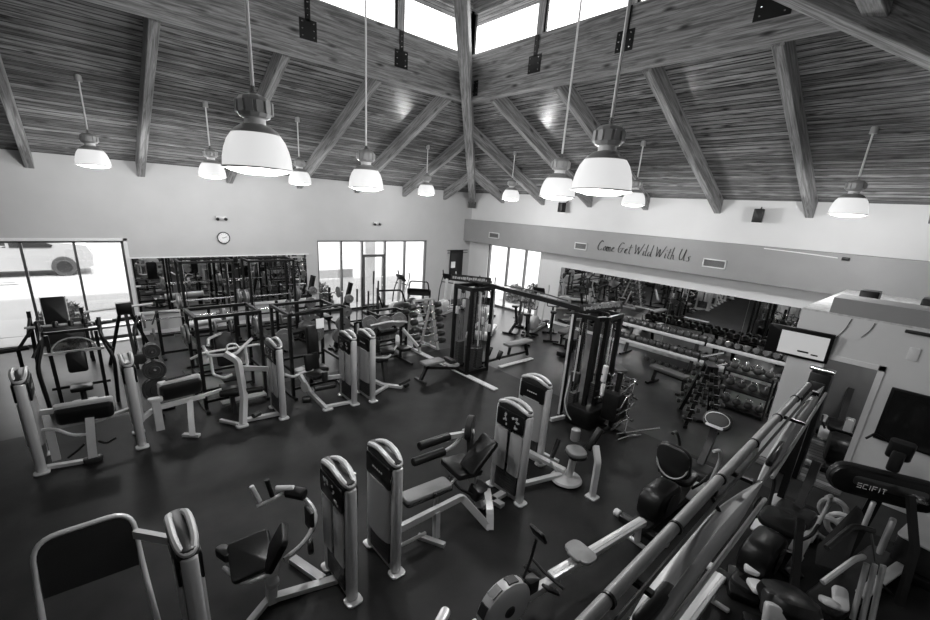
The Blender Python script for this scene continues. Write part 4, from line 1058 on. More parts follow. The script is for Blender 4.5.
for s in (-1, 1): B().lathe([(.02, -.10), (.075, -.10), (.09, -.08), (.09, .08), (.075, .10), (.02, .10)], (s*.46, 0, 0), 18, rot(0, 90, 0)).obj('head', 'rubberhex', proto)
nn = ['lowest', 'second', 'third', 'fourth', 'fifth', 'topmost']
for k in range(6):
    z = .284+k*.21; y = 10.05-.42+.42*(z/1.5)-.10
    if k == 0: proto.location = (7.45, y, z+.02)
    else: dup(proto, (7.45, y, z+.02), 0, '%s fixed barbell from the floor on the front of the barbell rack' % nn[k])
    dup(proto, (7.45, 20.1-y, z+.02), 0, '%s fixed barbell from the floor on the rear of the barbell rack' % nn[k])

# ------------------------------------------------------------------ cable towers
def cable_col(t, x, y, w, d, h, n=1):
    for sx in (-1, 1):
        for sy in (-1, 1): bar(t, 'upright', [(x+sx*w/2, y+sy*d/2, 0), (x+sx*w/2, y+sy*d/2, h)], 'black', flat=(.075, .075))
    for z in (.06, h-.05):
        for sy in (-1, 1): bar(t, 'cross_tie', [(x-w/2, y+sy*d/2, z), (x+w/2, y+sy*d/2, z)], 'black', flat=(.08, .09))
        for sx in (-1, 1): bar(t, 'side_tie', [(x+sx*w/2, y-d/2, z), (x+sx*w/2, y+d/2, z)], 'black', flat=(.08, .09))
def stack(t, x, y, h, top=1.0, m='iron'):
    b = B()
    for k in range(int(top/.045)): b.box((x, y, .14+k*.045), (.22, .12, .040))
    b.obj('weight_stack', m, t, False)
    for s in (-1, 1): B().cyl((x+s*.07, y, .1), (x+s*.07, y, h-.08), .012, 8).obj('guide_rod', 'chrome', t)
    B().cyl((x, y, .14+top), (x, y, h-.15), .006, 6).obj('cable', 'steel', t)
    B().cyl((x-.02, y, h-.16), (x+.02, y, h-.16), .06, 16).obj('pulley', 'plastic', t)
def sign_board(t, c, L_, ang, tilt=-18):
    R = rot(0, 0, ang) @ rot(tilt, 0, 0)
    q = B().slab(c, (L_, .055, .17), .01, .008, R).obj('sign_board', 'black', t)
    b = B(); rn = random.Random(int(L_*100)); x = -L_*.44
    while x < L_*.42:
        wd = rn.uniform(.02, .05); b.box(Vector(c)+R@Vector((x, -.030, rn.uniform(-.012, .012))), (wd, .004, rn.uniform(.04, .075)), R); x += wd+.014
    b.obj('worn_sign_print', 'band', q, False)
t = thing('cable_tower', 'tall black multi-stack cable tower with sign board in the middle of the gym', 'cable machine', (7.5, 7.9, .004))
cable_col(t, 0, 0, .72, .62, 2.32)
for x, y in ((-.2, -.2), (.12, -.2), (-.2, .2), (.16, .2)): stack(t, x, y, 2.3, random.uniform(.5, .8))
for k in range(5): B().cyl((-.3+.14*k, -.34, .4+.1*k), (-.3+.14*k, -.34, 2.2), .008, 6).obj('cable', 'chrome', t)
for k, (x, y) in enumerate(((-.42, -.1), (-.42, .15), (.0, -.40), (.25, -.40), (.44, .0))):
    q = B().slab((x, y, 1.9-.22*k), (.07, .07, .20), .02, .01).obj('pulley_block', 'silver2', t)
sign_board(t, (-.08, .08, 2.46), 1.05, -58)
bar(t, 'low_pulley_arm', [(-.38, .0, .22), (-.75, .05, .20)], 'silver', flat=(.08, .07))
pad(t, 'seat_left', (-1.25, .02, .46), (.62, .30, .07), m='greypad'); bar(t, 'seat_spine', [(-.40, .0, .12), (-1.5, .0, .36)], 'black', flat=(.07, .07)); bar(t, 'seat_leg', [(-1.40, .0, .42), (-1.62, .0, .03)], 'black', flat=(.07, .07)); bar(t, 'seat_foot', [(-1.62, -.22, .03), (-1.62, .22, .03)], 'steel', flat=(.07, .05))
bar(t, 'foot_plate_frame', [(-.85, -.2, .35), (-.80, .0, .30), (-.85, .2, .35)], 'silver', flat=(.12, .03))
pad(t, 'seat_right', (1.85, -.10, .50), (1.05, .30, .07), m='greypad'); bar(t, 'row_spine', [(.4, -.08, .14), (1.2, -.08, .16), (2.2, -.10, .16)], 'black', flat=(.07, .07)); bar(t, 'row_leg', [(2.15, -.1, .46), (2.32, -.1, .03)], 'black', flat=(.07, .07)); bar(t, 'row_leg', [(1.5, -.1, .46), (1.45, -.1, .16)], 'black', flat=(.06, .06))
for y in (-.28, .12): pad(t, 'foot_plate', (.88, y, .34), (.05, .16, .26), rot(0, 25, 0), 'black')
pad(t, 'knee_roll', (-.62, .1, .36), (.14, .4, .10), m='plastic')
for k, (x, y, z0) in enumerate(((.38, -.36, 1.0), (-.12, -.38, .8), (.42, .22, 1.35))): bar(t, 'hanging_rope', [(x, y, 2.2), (x+.02, y, z0)], 'silver2', r=.02)

# pale strips on the floor
o = B().slab((7.14, 8.35, .020), (.16, 3.7, .03), .01, .006).obj('floor_strip', 'trim'); tag(o, 'long pale strip on the floor passing under the centre cable tower', 'floor strip')
o = B().slab((9.05, 7.55, .018), (1.4, .14, .025), .01, .006).obj('floor_strip', 'trim'); tag(o, 'short pale strip on the floor under the right row seat', 'floor strip')

# crossover beam + second tower
t = thing('crossover_tower', 'tall black crossover cable tower with sign board nearer the viewer', 'cable machine', (7.65, 4.5, .004))
for x, y in ((-.30, .27), (-.22, -.22), (.0, -.32), (.55, -.28), (.6, .2), (.15, .3)): bar(t, 'upright', [(x, y, 0), (x, y, 2.30)], 'black', flat=(.08, .08))
bar(t, 'bright_edge', [(-.345, .27, .05), (-.345, .27, 2.28)], 'silver2', flat=(.012, .05))
for z in (.06, 2.28): bar(t, 'frame_ring', [(-.30, .27, z), (-.22, -.22, z), (.0, -.32, z), (.55, -.28, z), (.6, .2, z), (.15, .3, z)], 'black', flat=(.09, .08), bend=0, closed=False)
stack(t, -.26, .02, 2.25, .55); stack(t, .28, -.28, 2.25, .75); stack(t, .5, 0, 2.25, .6)
for x, y in ((-.31, .10), (-.30, -.06)): B().cyl((x, y, .1), (x, y, 2.22), .014, 8).obj('guide_rod', 'chrome', t)
B().slab((-.31, .02, 1.0), (.10, .20, .22), .02, .01).obj('sliding_pulley', 'steel', t); bar(t, 'pulley_rail', [(-.36, .02, .92), (-.36, .02, 1.9)], 'silver2', flat=(.02, .03))
sign_board(t, (.2, -.02, 2.44), 1.25, -8)
bar(t, 'hose', [(-.34, .12, 1.0), (-.50, .08, .45), (-.44, -.04, .12), (-.36, -.24, .05)], 'silver', r=.014, bend=.15)
bar(t, 'base_outrigger', [(-.70, .20, .05), (-.2, .1, .05)], 'silver', flat=(.07, .07)); pad(t, 'base_cover', (-.05, -.22, .22), (.75, .6, .42), m='black', r=.08, ch=.05)
for k, z in enumerate((1.30, 1.18)): bar(t, 'top_loop', [(-.1, -.3, 2.28), (.1, -.3, 2.36), (.1, .2, 2.36), (-.1, .3, 2.28)], 'black', r=.02, bend=.1) if k == 0 else None
B().cyl((-.02, -.44, 1.0), (.0, -.44, 1.34), .055, 14).obj('white_sleeve', 'white', t); B().cyl((-.02, -.47, .70), (-.02, -.46, .95), .045, 14).obj('white_sleeve', 'white', t)
bar(t, 'sleeve_link', [(0, -.44, .92), (.06, -.42, 1.02), (0, -.44, 1.36), (0, -.42, 2.2)], 'silver', r=.008)
o = thing('crossover_beam', 'long black overhead beam joining the two cable towers', 'beam', (7.62, 6.15, 2.36)); bar(o, 'beam', [(.12, 1.58, 0), (-.05, -1.42, 0)], 'black', flat=(.09, .10)); bar(o, 'grip_rail', [(.2, 1.0, .06), (.2, .1, .10), (.15, -.9, .06)], 'steel', r=.016, bend=.1)
bar(o, 'hanging_chain', [(.05, .2, -.05), (.05, .2, -.5)], 'steel', r=.01)

# attachment tree full of chrome handles
t = thing('attachment_tree', 'black stand crowded with chrome cable handles beside the crossover tower', 'stand', (7.78, 3.80, .004))
bar(t, 'post', [(0, 0, 0), (0, 0, 1.25)], 'black', flat=(.08, .08)); bar(t, 'base', [(-.35, 0, .03), (.35, 0, .03)], 'black', flat=(.08, .06)); bar(t, 'base', [(0, -.35, .03), (0, .35, .03)], 'black', flat=(.08, .06))
B().slab((0, 0, .55), (.42, .36, .6), .05, .03).obj('bin', 'black', t)
rn = random.Random(11); k = 0
names_ = ['straight lat bar', 'short curl bar', 'angled pull bar', 'rope handle bar', 'wide pull bar', 'stirrup bar', 'close grip bar']
for i in range(4):
    for j in range(5):
        z = .30+.26*i+rn.uniform(-.03, .03); a = math.radians(-100+44*j+rn.uniform(-10, 10)); L_ = rn.uniform(.22, .52)
        hx, hy = .12*math.cos(a), .12*math.sin(a)
        bar(t, 'peg', [(hx*1.2, hy*1.2, z), (hx*2.2, hy*2.2, z+.03)], 'steel', r=.01)
        q = thing('pull_bar', 'chrome %s on the attachment stand, %s row, %s' % (names_[k % 7], ('lowest', 'second', 'third', 'top')[i], ('facing left', 'front left', 'front', 'front right', 'facing right')[j]), 'bar', (7.78+hx*2.1, 3.80+hy*2.1, z+.04), math.degrees(a), 'cable handles on the attachment stand'); k += 1
        b = B(); b.tube([(0, -L_*.5, -.05-.1*(k % 3)), (0.03, -L_*.2, .0), (.03, L_*.2, 0), (0, L_*.5, .04-.12*(k % 2))], .013, 8, bend=.05); b.obj('bar', 'chrome', q)
        for s in (-1, 1): B().cyl((0.0, s*L_*.5, -.05-.1*(k % 3) if s < 0 else .04-.12*(k % 2)), (.0, s*(L_*.5+.09), -.06-.1*(k % 3) if s < 0 else .03-.12*(k % 2)), .019, 8).obj('grip', 'plastic', q)
for k, (a_, c_, lab) in enumerate((((7.55, 3.55, .10), (8.45, 3.10, .16), 'long chrome lat bar on the floor pointing right of the attachment stand'), ((7.45, 3.45, .05), (8.05, 3.28, .05), 'second chrome bar lying below the attachment stand'))):
    q = thing('lat_bar', lab, 'handle', (0, 0, 0)); bar(q, 'bar', [a_, ((a_[0]+c_[0])/2, (a_[1]+c_[1])/2, a_[2]+.04), c_], 'chrome', r=.016, bend=.2); q.children[0].location = (0, 0, -.03)

# ------------------------------------------------------------------ cardio in the far corners
def crosstrainer(x, y, rz, label):
    t = thing('cross_trainer', label, 'cardio machine', (x, y, .004), rz, 'cardio machines in the far corner')
    bar(t, 'base_rail', [(-.8, 0, .06), (.8, 0, .06)], 'silver2', flat=(.14, .08)); bar(t, 'rear_foot', [(-.78, -.3, .03), (-.78, .3, .03)], 'black', flat=(.08, .06)); bar(t, 'front_foot', [(.78, -.3, .03), (.78, .3, .03)], 'black', flat=(.08, .06))
    B().slab((.55, 0, .38), (.6, .5, .26), .2, .06, rot(90, 0, 0)).obj('drive_cover', 'silver2', t)
    bar(t, 'mast', [(.45, 0, .5), (.35, 0, 1.45)], 'silver2', flat=(.1, .08)); B().slab((.32, 0, 1.52), (.30, .42, .05), .05, .02, rot(0, -55, 0)).obj('console', 'black', t)
    for s in (-1, 1):
        bar(t, 'swing_arm', [(.50, s*.28, .35), (.42, s*.28, 1.0), (.15, s*.30, 1.55), (.2, s*.30, 1.75)], 'silver2' if s > 0 else 'plastic', r=.024, bend=.12); bar(t, 'pedal_arm', [(.52, s*.2, .32), (-.62, s*.2, .22)], 'silver', flat=(.05, .06)); pad(t, 'pedal', (-.35, s*.2, .29), (.36, .16, .05), m='black')
    bar(t, 'fixed_handle', [(.35, -.25, 1.3), (.1, -.22, 1.25), (.1, .22, 1.25), (.35, .25, 1.3)], 'black', r=.018, bend=.06)
    return t
def treadmill(x, y, rz, label):
    t = thing('treadmill', label, 'cardio machine', (x, y, .004), rz, 'cardio machines in the far corner')
    B().slab((0, 0, .12), (1.9, .78, .12), .06, .03).obj('deck', 'silver2', t); B().bb((-.85, -.24, .18), (.65, .24, .19)).obj('belt', 'black', t, False)
    B().slab((.78, 0, .2), (.42, .74, .16), .08, .04).obj('motor_cover', 'silver2', t)
    for s in (-1, 1): bar(t, 'upright', [(.72, s*.37, .15), (.55, s*.37, 1.25), (.1, s*.37, 1.05)], 'plastic', flat=(.06, .06), bend=.1)
    B().slab((.62, 0, 1.32), (.34, .82, .06), .08, .02, rot(0, -50, 0)).obj('console', 'black', t); bar(t, 'console_frame', [(.75, -.36, 1.35), (.82, -.3, 1.72), (.82, .3, 1.72), (.75, .36, 1.35)], 'black', r=.024, bend=.08)
    return t
ct = crosstrainer(11.2, 13.2, 200, 'pale cross trainer in the far corner left of the hanging black panel')
dup(ct, (11.7, 11.6, .004), 215, 'cross trainer nearest the corner window')
dup(ct, (12.5, 9.6, .004), 200, 'cross trainer before the left end of the right mirror')
dup(ct, (9.3, 13.6, .004), 190, 'cross trainer behind the slanted padded machine at the back window')
tm = treadmill(9.0, 12.3, 230, 'treadmill with looped console frame at the right panes of the back window')
dup(tm, (10.2, 10.2, .004), 215, 'treadmill with looped console frame below the corner window')
def spin(x, y, rz, label):
    t = thing('exercise_bike', label, 'cardio machine', (x, y, .004), rz, 'exercise bikes on the right')
    bar(t, 'front_foot', [(.55, -.26, .03), (.55, .26, .03)], 'black', flat=(.08, .06)); bar(t, 'rear_foot', [(-.55, -.26, .03), (-.55, .26, .03)], 'black', flat=(.08, .06)); bar(t, 'spine', [(-.55, 0, .05), (.0, 0, .30), (.55, 0, .05)], 'black', flat=(.07, .09))
    B().lathe([(.02, -.03), (.24, -.03), (.24, .03), (.02, .03)], (.36, 0, .36), 24, rot(90, 0, 0)).obj('flywheel', 'steel', t); bar(t, 'head_tube', [(.2, 0, .35), (.36, 0, 1.02)], 'black', flat=(.07, .07)); bar(t, 'seat_tube', [(.05, 0, .3), (-.18, 0, .92)], 'black', flat=(.07, .07)); pad(t, 'saddle', (-.22, 0, .96), (.28, .22, .07), r=.08)
    bar(t, 'handlebar', [(.62, -.2, 1.1), (.36, -.2, 1.04), (.36, .2, 1.04), (.62, .2, 1.1)], 'black', r=.018, bend=.05)
    for s in (-1, 1): bar(t, 'crank', [(.05, s*.08, .32), (.05+s*.14, s*.1, .32+s*.1)], 'chrome', r=.014); pad(t, 'pedal', (.05+s*.16, s*.16, .32+s*.11), (.1, .1, .03), m='plastic')
    return t
sb = spin(11.0, 8.9, 30, 'exercise bike left of the row of benches by the right mirror'); dup(sb, (12.1, 8.7, .004), 40, 'exercise bike nearest the wall ledge at the right mirror')
dup(sb, (11.6, 9.9, .004), 20, 'exercise bike behind the two front bikes by the corner window')

# small plate-loaded floor stand, and benches in the mirror area
t = thing('leg_stretch_stand', 'low black floor machine with chrome levers on the smooth floor right of the cable beam', 'exercise machine', (11.15, 7.25, .004), 10)
bar(t, 'base', [(-.45, 0, .05), (.4, 0, .05)], 'black', flat=(.1, .09)); pad(t, 'bumper', (-.5, 0, .10), (.14, .3, .14), m='black')
for k in range(5): bar(t, 'lever', [(-.3+.15*k, -.18+.08*k, .08), (-.1+.13*k, -.1+.06*k, .42+.06*k)], 'chrome', r=.018)
pad(t, 'block', (.2, .05, .26), (.3, .3, .36), m='black')
t = thing('dumbbell_bench', 'grey topped flat bench on the smooth floor in front of the dumbbell rack', 'weight bench', (11.12, 4.1, .004), 82, 'flat benches')
pad(t, 'pad', (0.05, 0, .45), (1.0, .30, .08), m='benchgrey', r=.05); bar(t, 'spine', [(-.45, 0, .36), (.45, 0, .36)], 'black', flat=(.06, .07))
for x in (-.36, .42): bar(t, 'leg', [(x, 0, .36), (x*1.1, 0, .03)], 'black', flat=(.06, .06)); bar(t, 'foot', [(x*1.1, -.26, .03), (x*1.1, .26, .03)], 'black', flat=(.08, .06))
q = dup(t, (10.2, 5.2, .004), 60, 'flat bench behind the crossover tower facing the dumbbells')
dup(t, (12.0, 8.0, .004), 15, 'flat bench beside the exercise bikes'); 

# ------------------------------------------------------------------ dumbbell racks along the mirror
def db_rack(y0, y1, label, m='silver2'):
    t = thing('dumbbell_rack', label, 'weight rack', (12.95, (y0+y1)/2, .004), 0, 'dumbbell racks along the mirror'); L_ = y1-y0
    for z, x in ((.50, -.08), (.96, .14)):
        B().slab((x, 0, z), (.34, L_-.02, .03), .01, .008, rot(0, 14, 0)).obj('tray', 'black', t)
        B().slab((x-.175, 0, z-.02), (.022, L_-.02, .10), .01, .006, rot(0, 14, 0)).obj('front_lip', m, t)
    for s in (-1, 1):
        yy = s*(L_/2-.25); bar(t, 'upright', [(-.05, yy, 0), (.2, yy, 1.02)], 'black', flat=(.06, .09)); bar(t, 'foot', [(-.35, yy, .03), (.35, yy, .03)], 'black', flat=(.07, .06))
    return t
db_rack(4.05, 6.55, 'left dumbbell rack with pale front strips along the mirror')
db_rack(1.62, 4.02, 'right dumbbell rack with pale front strips near the television')
def dumb(r, L_, hexa=False):
    b = B(); n = 6 if hexa else 16
    for s in (-1, 1): b.lathe([(.015, -L_*.28), (r*.8, -L_*.28), (r, -L_*.22), (r, L_*.22), (r*.8, L_*.28), (.015, L_*.28)], (s*L_, 0, 0), n, rot(0, 90, 0))
    b.cyl((-L_*.8, 0, 0), (L_*.8, 0, 0), .017, 8)
    o = b.obj('dumbbell', 'rubberhex', None, not hexa)
    return o
protos = {}
def place_db(x, y, z, r, hexa, label, rz=0, group='dumbbells on the rack along the mirror'):
    k = (round(r, 3), hexa)
    if k not in protos: o = dumb(r, .115, hexa); protos[k] = o
    else: o = protos[k].copy(); COL.objects.link(o)
    o.location = (x, y, z); o.rotation_euler = (0, math.radians(14), math.radians(rz)); tag(o, label, 'dumbbell', group)
for (z, x, tier) in ((.515, 12.87, 'lower'), (.975, 13.09, 'upper')):
    for (ya, yb, side, hexa) in ((4.15, 6.48, 'left', False), (1.72, 3.95, 'right', tier == 'upper')):
        n = 12 if side == 'left' else 11
        for k in range(n):
            y = ya+(yb-ya)*k/(n-1); r = (.078 if side == 'left' else .088)-(.0008*k)
            r = .092 if side == 'left' else (.098 if k < 6 else .090)
            place_db(x, y, z+r*.9, r, hexa, '%s black dumbbell on the %s tier of the %s mirror rack' % ('hexagonal' if hexa else 'round headed', tier, side), rn.uniform(-3, 3), 'dumbbells on the %s tier of the %s mirror rack' % (tier, side))
# small floor dumbbells under the left rack
for k in range(6):
    place_db(12.75+.02*(k % 2), 4.4+.22*k, .08, .06, True, 'small hex dumbbell on the floor under the left mirror rack', 4, 'dumbbells on the floor under the rack')
    protos[(.06, True)].rotation_euler = (0, 0, 0)

# ------------------------------------------------------------------ handle tree near the mirror (chrome dumbbells)
t = thing('dumbbell_tree', 'black A-frame tree of chrome dumbbells between mirror racks and console', 'weight rack', (9.75, 2.85, .004), 30)
for s in (-1, 1):
    for f_ in (-1, 1): bar(t, 'leaning_post', [(f_*.42, s*.30, .0), (f_*.14, s*.06, 1.32)], 'black', flat=(.08, .07))
    bar(t, 'base_rail', [(-.50, s*.30, .03), (.50, s*.30, .03)], 'black', flat=(.08, .06))
bar(t, 'top_cap', [(-.2, 0, 1.33), (.2, 0, 1.33)], 'black', flat=(.2, .05)); bar(t, 'base_tie', [(0, -.3, .03), (0, .3, .03)], 'black', flat=(.08, .06))
bp_ = thing('chrome_dumbbell', 'x', 'dumbbell', (0, 0, 0), 0, 'chrome dumbbells on the A-frame tree'); B().cyl((0, -.07, 0), (0, .07, 0), .014, 8).obj('handle', 'chrome', bp_)
for s in (-1, 1):
    q = B().lathe([(.01, -.035), (.05, -.035), (.056, -.02), (.056, .02), (.05, .035), (.01, .035)], (0, s*.095, 0), 14, rot(90, 0, 0)).obj('head', 'rubberhex', bp_); B().lathe([(.0, .0), (.036, 0), (.036, .006), (.0, .006)], (0, s*.132, 0), 12, rot(-90*s, 0, 0)).obj('chrome_ring', 'chrome', q)
Rm = Matrix.Rotation(math.radians(30), 3, 'Z'); fst = True
for i in range(6):
    for f_ in (-1, 1):
        for s in (-1, 1):
            z = .22+.19*i; u = z/1.32; p = Rm@Vector((f_*(.42-.28*u+.09), s*(.30-.24*u), z)); loc = (9.75+p.x, 2.85+p.y, z+.02)
            lab = 'chrome ended dumbbell on the A-frame tree, %s level, %s %s arm' % (('lowest', 'second', 'third', 'fourth', 'fifth', 'top')[i], 'near' if f_ < 0 else 'far', 'right' if s < 0 else 'left')
            bar(t, 'cradle', [(f_*(.42-.28*u), s*(.30-.24*u), z-.03), (f_*(.42-.28*u+.12), s*(.30-.24*u), z-.055)], 'black', flat=(.10, .012))
            if fst: bp_.location = loc; bp_.rotation_euler.z = math.radians(30); bp_['label'] = lab; fst = False
            else: dup(bp_, loc, 30, lab)
for k, z in enumerate((1.42, 1.20)):
    q = thing('pale_bar', ['upper pale short bar resting across the top of the A-frame tree', 'lower pale short bar hooked beside the A-frame tree'][k], 'bar', (10.25, 3.0-.12*k, z)); B().cyl((-.3, .12, -.02), (.3, -.10, .03), .022, 10).obj('bar', 'chrome', q)
    B().cyl((.30, -.10, .03), (.36, -.12, .035), .03, 10).obj('end', 'black', q)
# bigger black storage rack right of it
t = thing('kettlebell_shelf', 'low black shelf unit with dark balls and bells right of the A-frame tree', 'shelf', (11.3, 2.45, .004), 0)
for z in (.06, .50, .92): B().slab((0, 0, z), (.42, 1.0, .04), .01, .008).obj('shelf', 'black', t)
for x in (-.2, .2):
    for y in (-.48, .48): bar(t, 'post', [(x, y, 0), (x, y, 1.0)], 'black', flat=(.04, .04))
kb = thing('kettlebell', 'x', 'kettlebell', (0, 0, 0), 0, 'kettlebells on the low shelf'); B().ball((0, 0, .10), .095, 14, (1, 1, .95)).obj('bell', 'iron', kb); B().tube([(-.06, 0, .16), (-.065, 0, .25), (.065, 0, .25), (.06, 0, .16)], .015, 8, bend=.04).obj('handle', 'chrome', kb)
f1 = True
for zi_, z in enumerate((.084, .524, .944)):
    for k in range(4):
        lab = 'kettlebell on the %s shelf of the low black unit, %s' % (('bottom', 'middle', 'top')[zi_], ('rightmost', 'second from right', 'second from left', 'leftmost')[k]); loc = (11.28, 2.10+.235*k, z)
        if f1: kb.location = loc; kb['label'] = lab; f1 = False
        else: dup(kb, loc, 90*(k % 2), lab)

# ------------------------------------------------------------------ recumbent machines
def console(t, c, yaw, w=.42, h=.30, parent=None, tilt=38):
    R = rot(0, 0, yaw) @ rot(0, -tilt, 0)
    q = B().slab(c, (h, w, .06), .13, .02, R).obj('console', 'plastic', t)
    B().slab(Vector(c)+R@Vector((0.01, 0, .030)), (h*.62, w*.74, .012), .05, .004, R).obj('console_screen', 'display', q)
    B().slab(Vector(c)+R@Vector((-h*.40, 0, .026)), (h*.16, w*.62, .02), .02, .006, R).obj('console_keys', 'silver2', q)
    B().tube([Vector(c)+R@Vector((h*.40*math.cos(a), w*.42*math.sin(a), .034)) for a in [2*PI*k/20 for k in range(20)]], .006, 6, closed=True).obj('console_trim', 'silver', q)
    return q
def recumbent(x, y, rz, label, arms=True, full=True):
    """user faces +x; origin under the seat"""
    t = thing('recumbent_trainer', label, 'cardio machine', (x, y, .004), rz)
    B().slab((.05, 0, .10), (2.0, .26, .12), .08, .03).obj('base_rail', 'plastic', t)
    part(t, 'rear_foot', 'black', lambda b: b.slab((-.85, 0, .05), (.14, .62, .10), .04, .02)); part(t, 'front_foot', 'black', lambda b: b.slab((1.0, 0, .05), (.14, .62, .10), .04, .02))
    for s in (-1, 1): part(t, 'end_cap', 'white', lambda b: b.cyl((-.85, s*.31, .07), (-.85, s*.40, .07), .055, 12))
    part(t, 'drive_housing', 'black', lambda b: b.slab((-.42, 0, .34), (.74, .50, .34), .22, .08, rot(90, 0, 0)))
    part(t, 'housing_disc', 'plastic', lambda b: b.lathe([(.0, .0), (.16, 0), (.17, .012), (.0, .02)], (-.42, -.175, .36), 22, rot(90, 0, 0)))
    part(t, 'seat', 'vinylpad', lambda b: b.slab((.08, 0, .58), (.42, .46, .11), .12, .04, rot(0, -6, 0)))
    if full: part(t, 'backrest', 'vinylpad', lambda b: b.slab((-.22, 0, .92), (.58, .48, .08), .16, .03, rot(0, 72, 0)))
    if full: q = part(t, 'backrest_shell', 'plastic', lambda b: b.slab((-.27, 0, .92), (.56, .46, .05), .16, .02, rot(0, 72, 0)))
    if full: part(t, 'shell_rim', 'silver2', lambda b: b.tube([(-.27+.0-math.cos(math.radians(72))*.27*math.cos(a)*-1*.0-.09*math.sin(0), .22*math.sin(a), .92+.26*math.cos(a)) for a in [2*PI*k/22 for k in range(22)]], .012, 6, closed=True), parent=q)
    part(t, 'seat_post', 'silver2', lambda b: b.slab((-.02, 0, .34), (.24, .14, .4), .03, .02))
    for s in (-1, 1):
        part(t, 'side_panel', 'white', lambda b: b.slab((.30, s*.22, .30), (.34, .05, .16), .05, .015, rot(90, -30, 0)))
        part(t, 'side_handle', 'black', lambda b: b.tube([(.0, s*.24, .5), (.05, s*.32, .62), (.28, s*.32, .66)], .02, bend=.05))
        part(t, 'crank', 'silver', lambda b: b.tube([(.72, s*.14, .34), (.72+s*.14, s*.17, .34+s*.05)], .018))
        part(t, 'pedal', 'silver2', lambda b: b.slab((.72+s*.15, s*.25, .36+s*.05), (.26, .12, .04), .05, .015, rot(0, -20, 0)))
        if arms: part(t, 'swing_arm', 'silver' if s < 0 else 'plastic', lambda b: b.tube([(.62, s*.26, .30), (.70, s*.30, .75), (.50, s*.32, 1.02), (.30, s*.30, 1.05)], .024, bend=.12))
    part(t, 'front_cover', 'plastic', lambda b: b.slab((.80, 0, .36), (.44, .22, .44), .14, .05, rot(90, 0, 0)))
    part(t, 'mast', 'plastic', lambda b: b.tube([(.86, 0, .4), (1.08, 0, .85), (1.12, 0, 1.12)], 0, bend=.1, flat=(.10, .08)))
    if full: console(t, (1.08, -.02, 1.20), 0, tilt=52)
    return t
recumbent(6.22, 1.90, -2, 'black recumbent bike with big oval console right of the rowing machine')
recumbent(6.25, .62, -3, 'low stepper machine with pale side panels under the curved grey panels', full=False)
recumbent(10.0, .1+1.9-.55, 8, 'low dark exercise machine on the wood floor inside the doorway', arms=False, full=False).location = (10.5, .62, .022)

# loose pale foot assemblies beside the stepper
t = thing('foot_step', 'pair of pale foot plates with a thin curved rod at the bottom right', 'exercise machine', (5.42, .62, .004), 20)
part(t, 'foot_plate', 'white', lambda b: b.slab((.16, 0, .34), (.34, .16, .07), .04, .02, rot(0, -16, 0))); part(t, 'foot_plate', 'white', lambda b: b.slab((-.12, -.06, .24), (.26, .18, .07), .06, .02, rot(0, 12, 14)))
bar(t, 'curved_rod', [(.34, -.06, .32), (.26, -.14, .08), (-.1, -.28, .03), (-.22, -.22, .04)], 'silver', r=.014, bend=.1); bar(t, 'stem', [(0, 0, .26), (.1, .1, .02)], 'black', flat=(.08, .08)); pad(t, 'base', (.05, .05, .05), (.5, .3, .1), m='black')

# ------------------------------------------------------------------ overhead tube and curved grey panels
YT = .82
t = thing('padded_overhead_tube', 'long grey wrapped tube crossing diagonally over the right-hand machines', 'tube', (4.2, YT, 2.2))
part(t, 'tube', 'tubegrey', lambda b: b.cyl((-2.95, -.07, 0), (2.98, .08, 0), .040, 20))
for x in (-2.3, -1.4, -.5, .45, 1.35, 2.2): part(t, 'clamp_ring', 'black', lambda b: b.lathe([(.038, -.012), (.049, -.01), (.049, .01), (.038, .012)], (x, x*.026, 0), 20, rot(0, 90, 1.5)))
part(t, 'side_rail', 'steel', lambda b: b.tube([(-2.9, -.155, -.04), (2.8, -.0, -.04)], .013)); part(t, 'side_rail', 'silver', lambda b: b.tube([(-2.9, -.14, -.10), (2.8, .015, -.10)], .010))
for x in (-2.0, -.2, 1.6): part(t, 'rail_bracket', 'black', lambda b: b.box((x, -.08, -.06), (.04, .2, .03)))
t = thing('tube_support', 'slim black post holding the far end of the wrapped tube', 'post', (7.22, .80, .004)); bar(t, 'post', [(0, 0, 0), (0, .0, 2.12)], 'black', flat=(.08, .08)); pad(t, 'foot', (0, 0, .02), (.4, .4, .04), m='black')
def curved_panel(x0, x1, y, z, w, label, sag=.10):
    t = thing('curved_panel', label, 'panel', ((x0+x1)/2, y, z), 0, 'curved panels under the wrapped tube'); L_ = x1-x0; n = 26; rings = []
    for k in range(n+1):
        u = k/n; ww = w*min(1, (1-u)*2.4+.04)**.75*min(1, u*5+.25)**.6; zz = sag*math.sin(PI*u)*1.0-.10*(1-u)**3
        xx = -L_/2+L_*u; c = .07*ww/w
        rings.append([Vector((xx, s_*ww/2, zz+c*hh)) for s_, hh in ((-1, -.6), (-1, .1), (-.72, .55), (-.35, .72), (-.25, .35), (.2, .42), (.6, .40), (1, .1), (1, -.6))])
    B().rings(rings).obj('shell', 'panelgrey', t)
    B().slab((-L_*.36, .0, .02), (L_*.18, w*.55, .06), .05, .02).obj('dark_inset', 'black', t)
    bar(t, 'edge_bar', [(-L_/2+.1, -w*.62, -.06), (L_/2-.25, -w*.55, -.02)], 'silver2', r=.018)
    bar(t, 'hanger', [(L_*.1, .0, .05), (L_*.1, .12, .2)], 'black', r=.015)
    return t
curved_panel(1.95, 4.40, .645, 1.98, .17, 'nearer long glossy grey curved panel beside the wrapped tube')
curved_panel(4.58, 8.1, .76, 1.98, .11, 'farther long glossy grey curved panel reaching the black cabinet').rotation_euler.z = math.radians(2.4)
t = thing('black_cabinet', 'tall slim black cabinet with shiny rounded top beside the doorway', 'cabinet', (9.02, 1.00, .004)); 
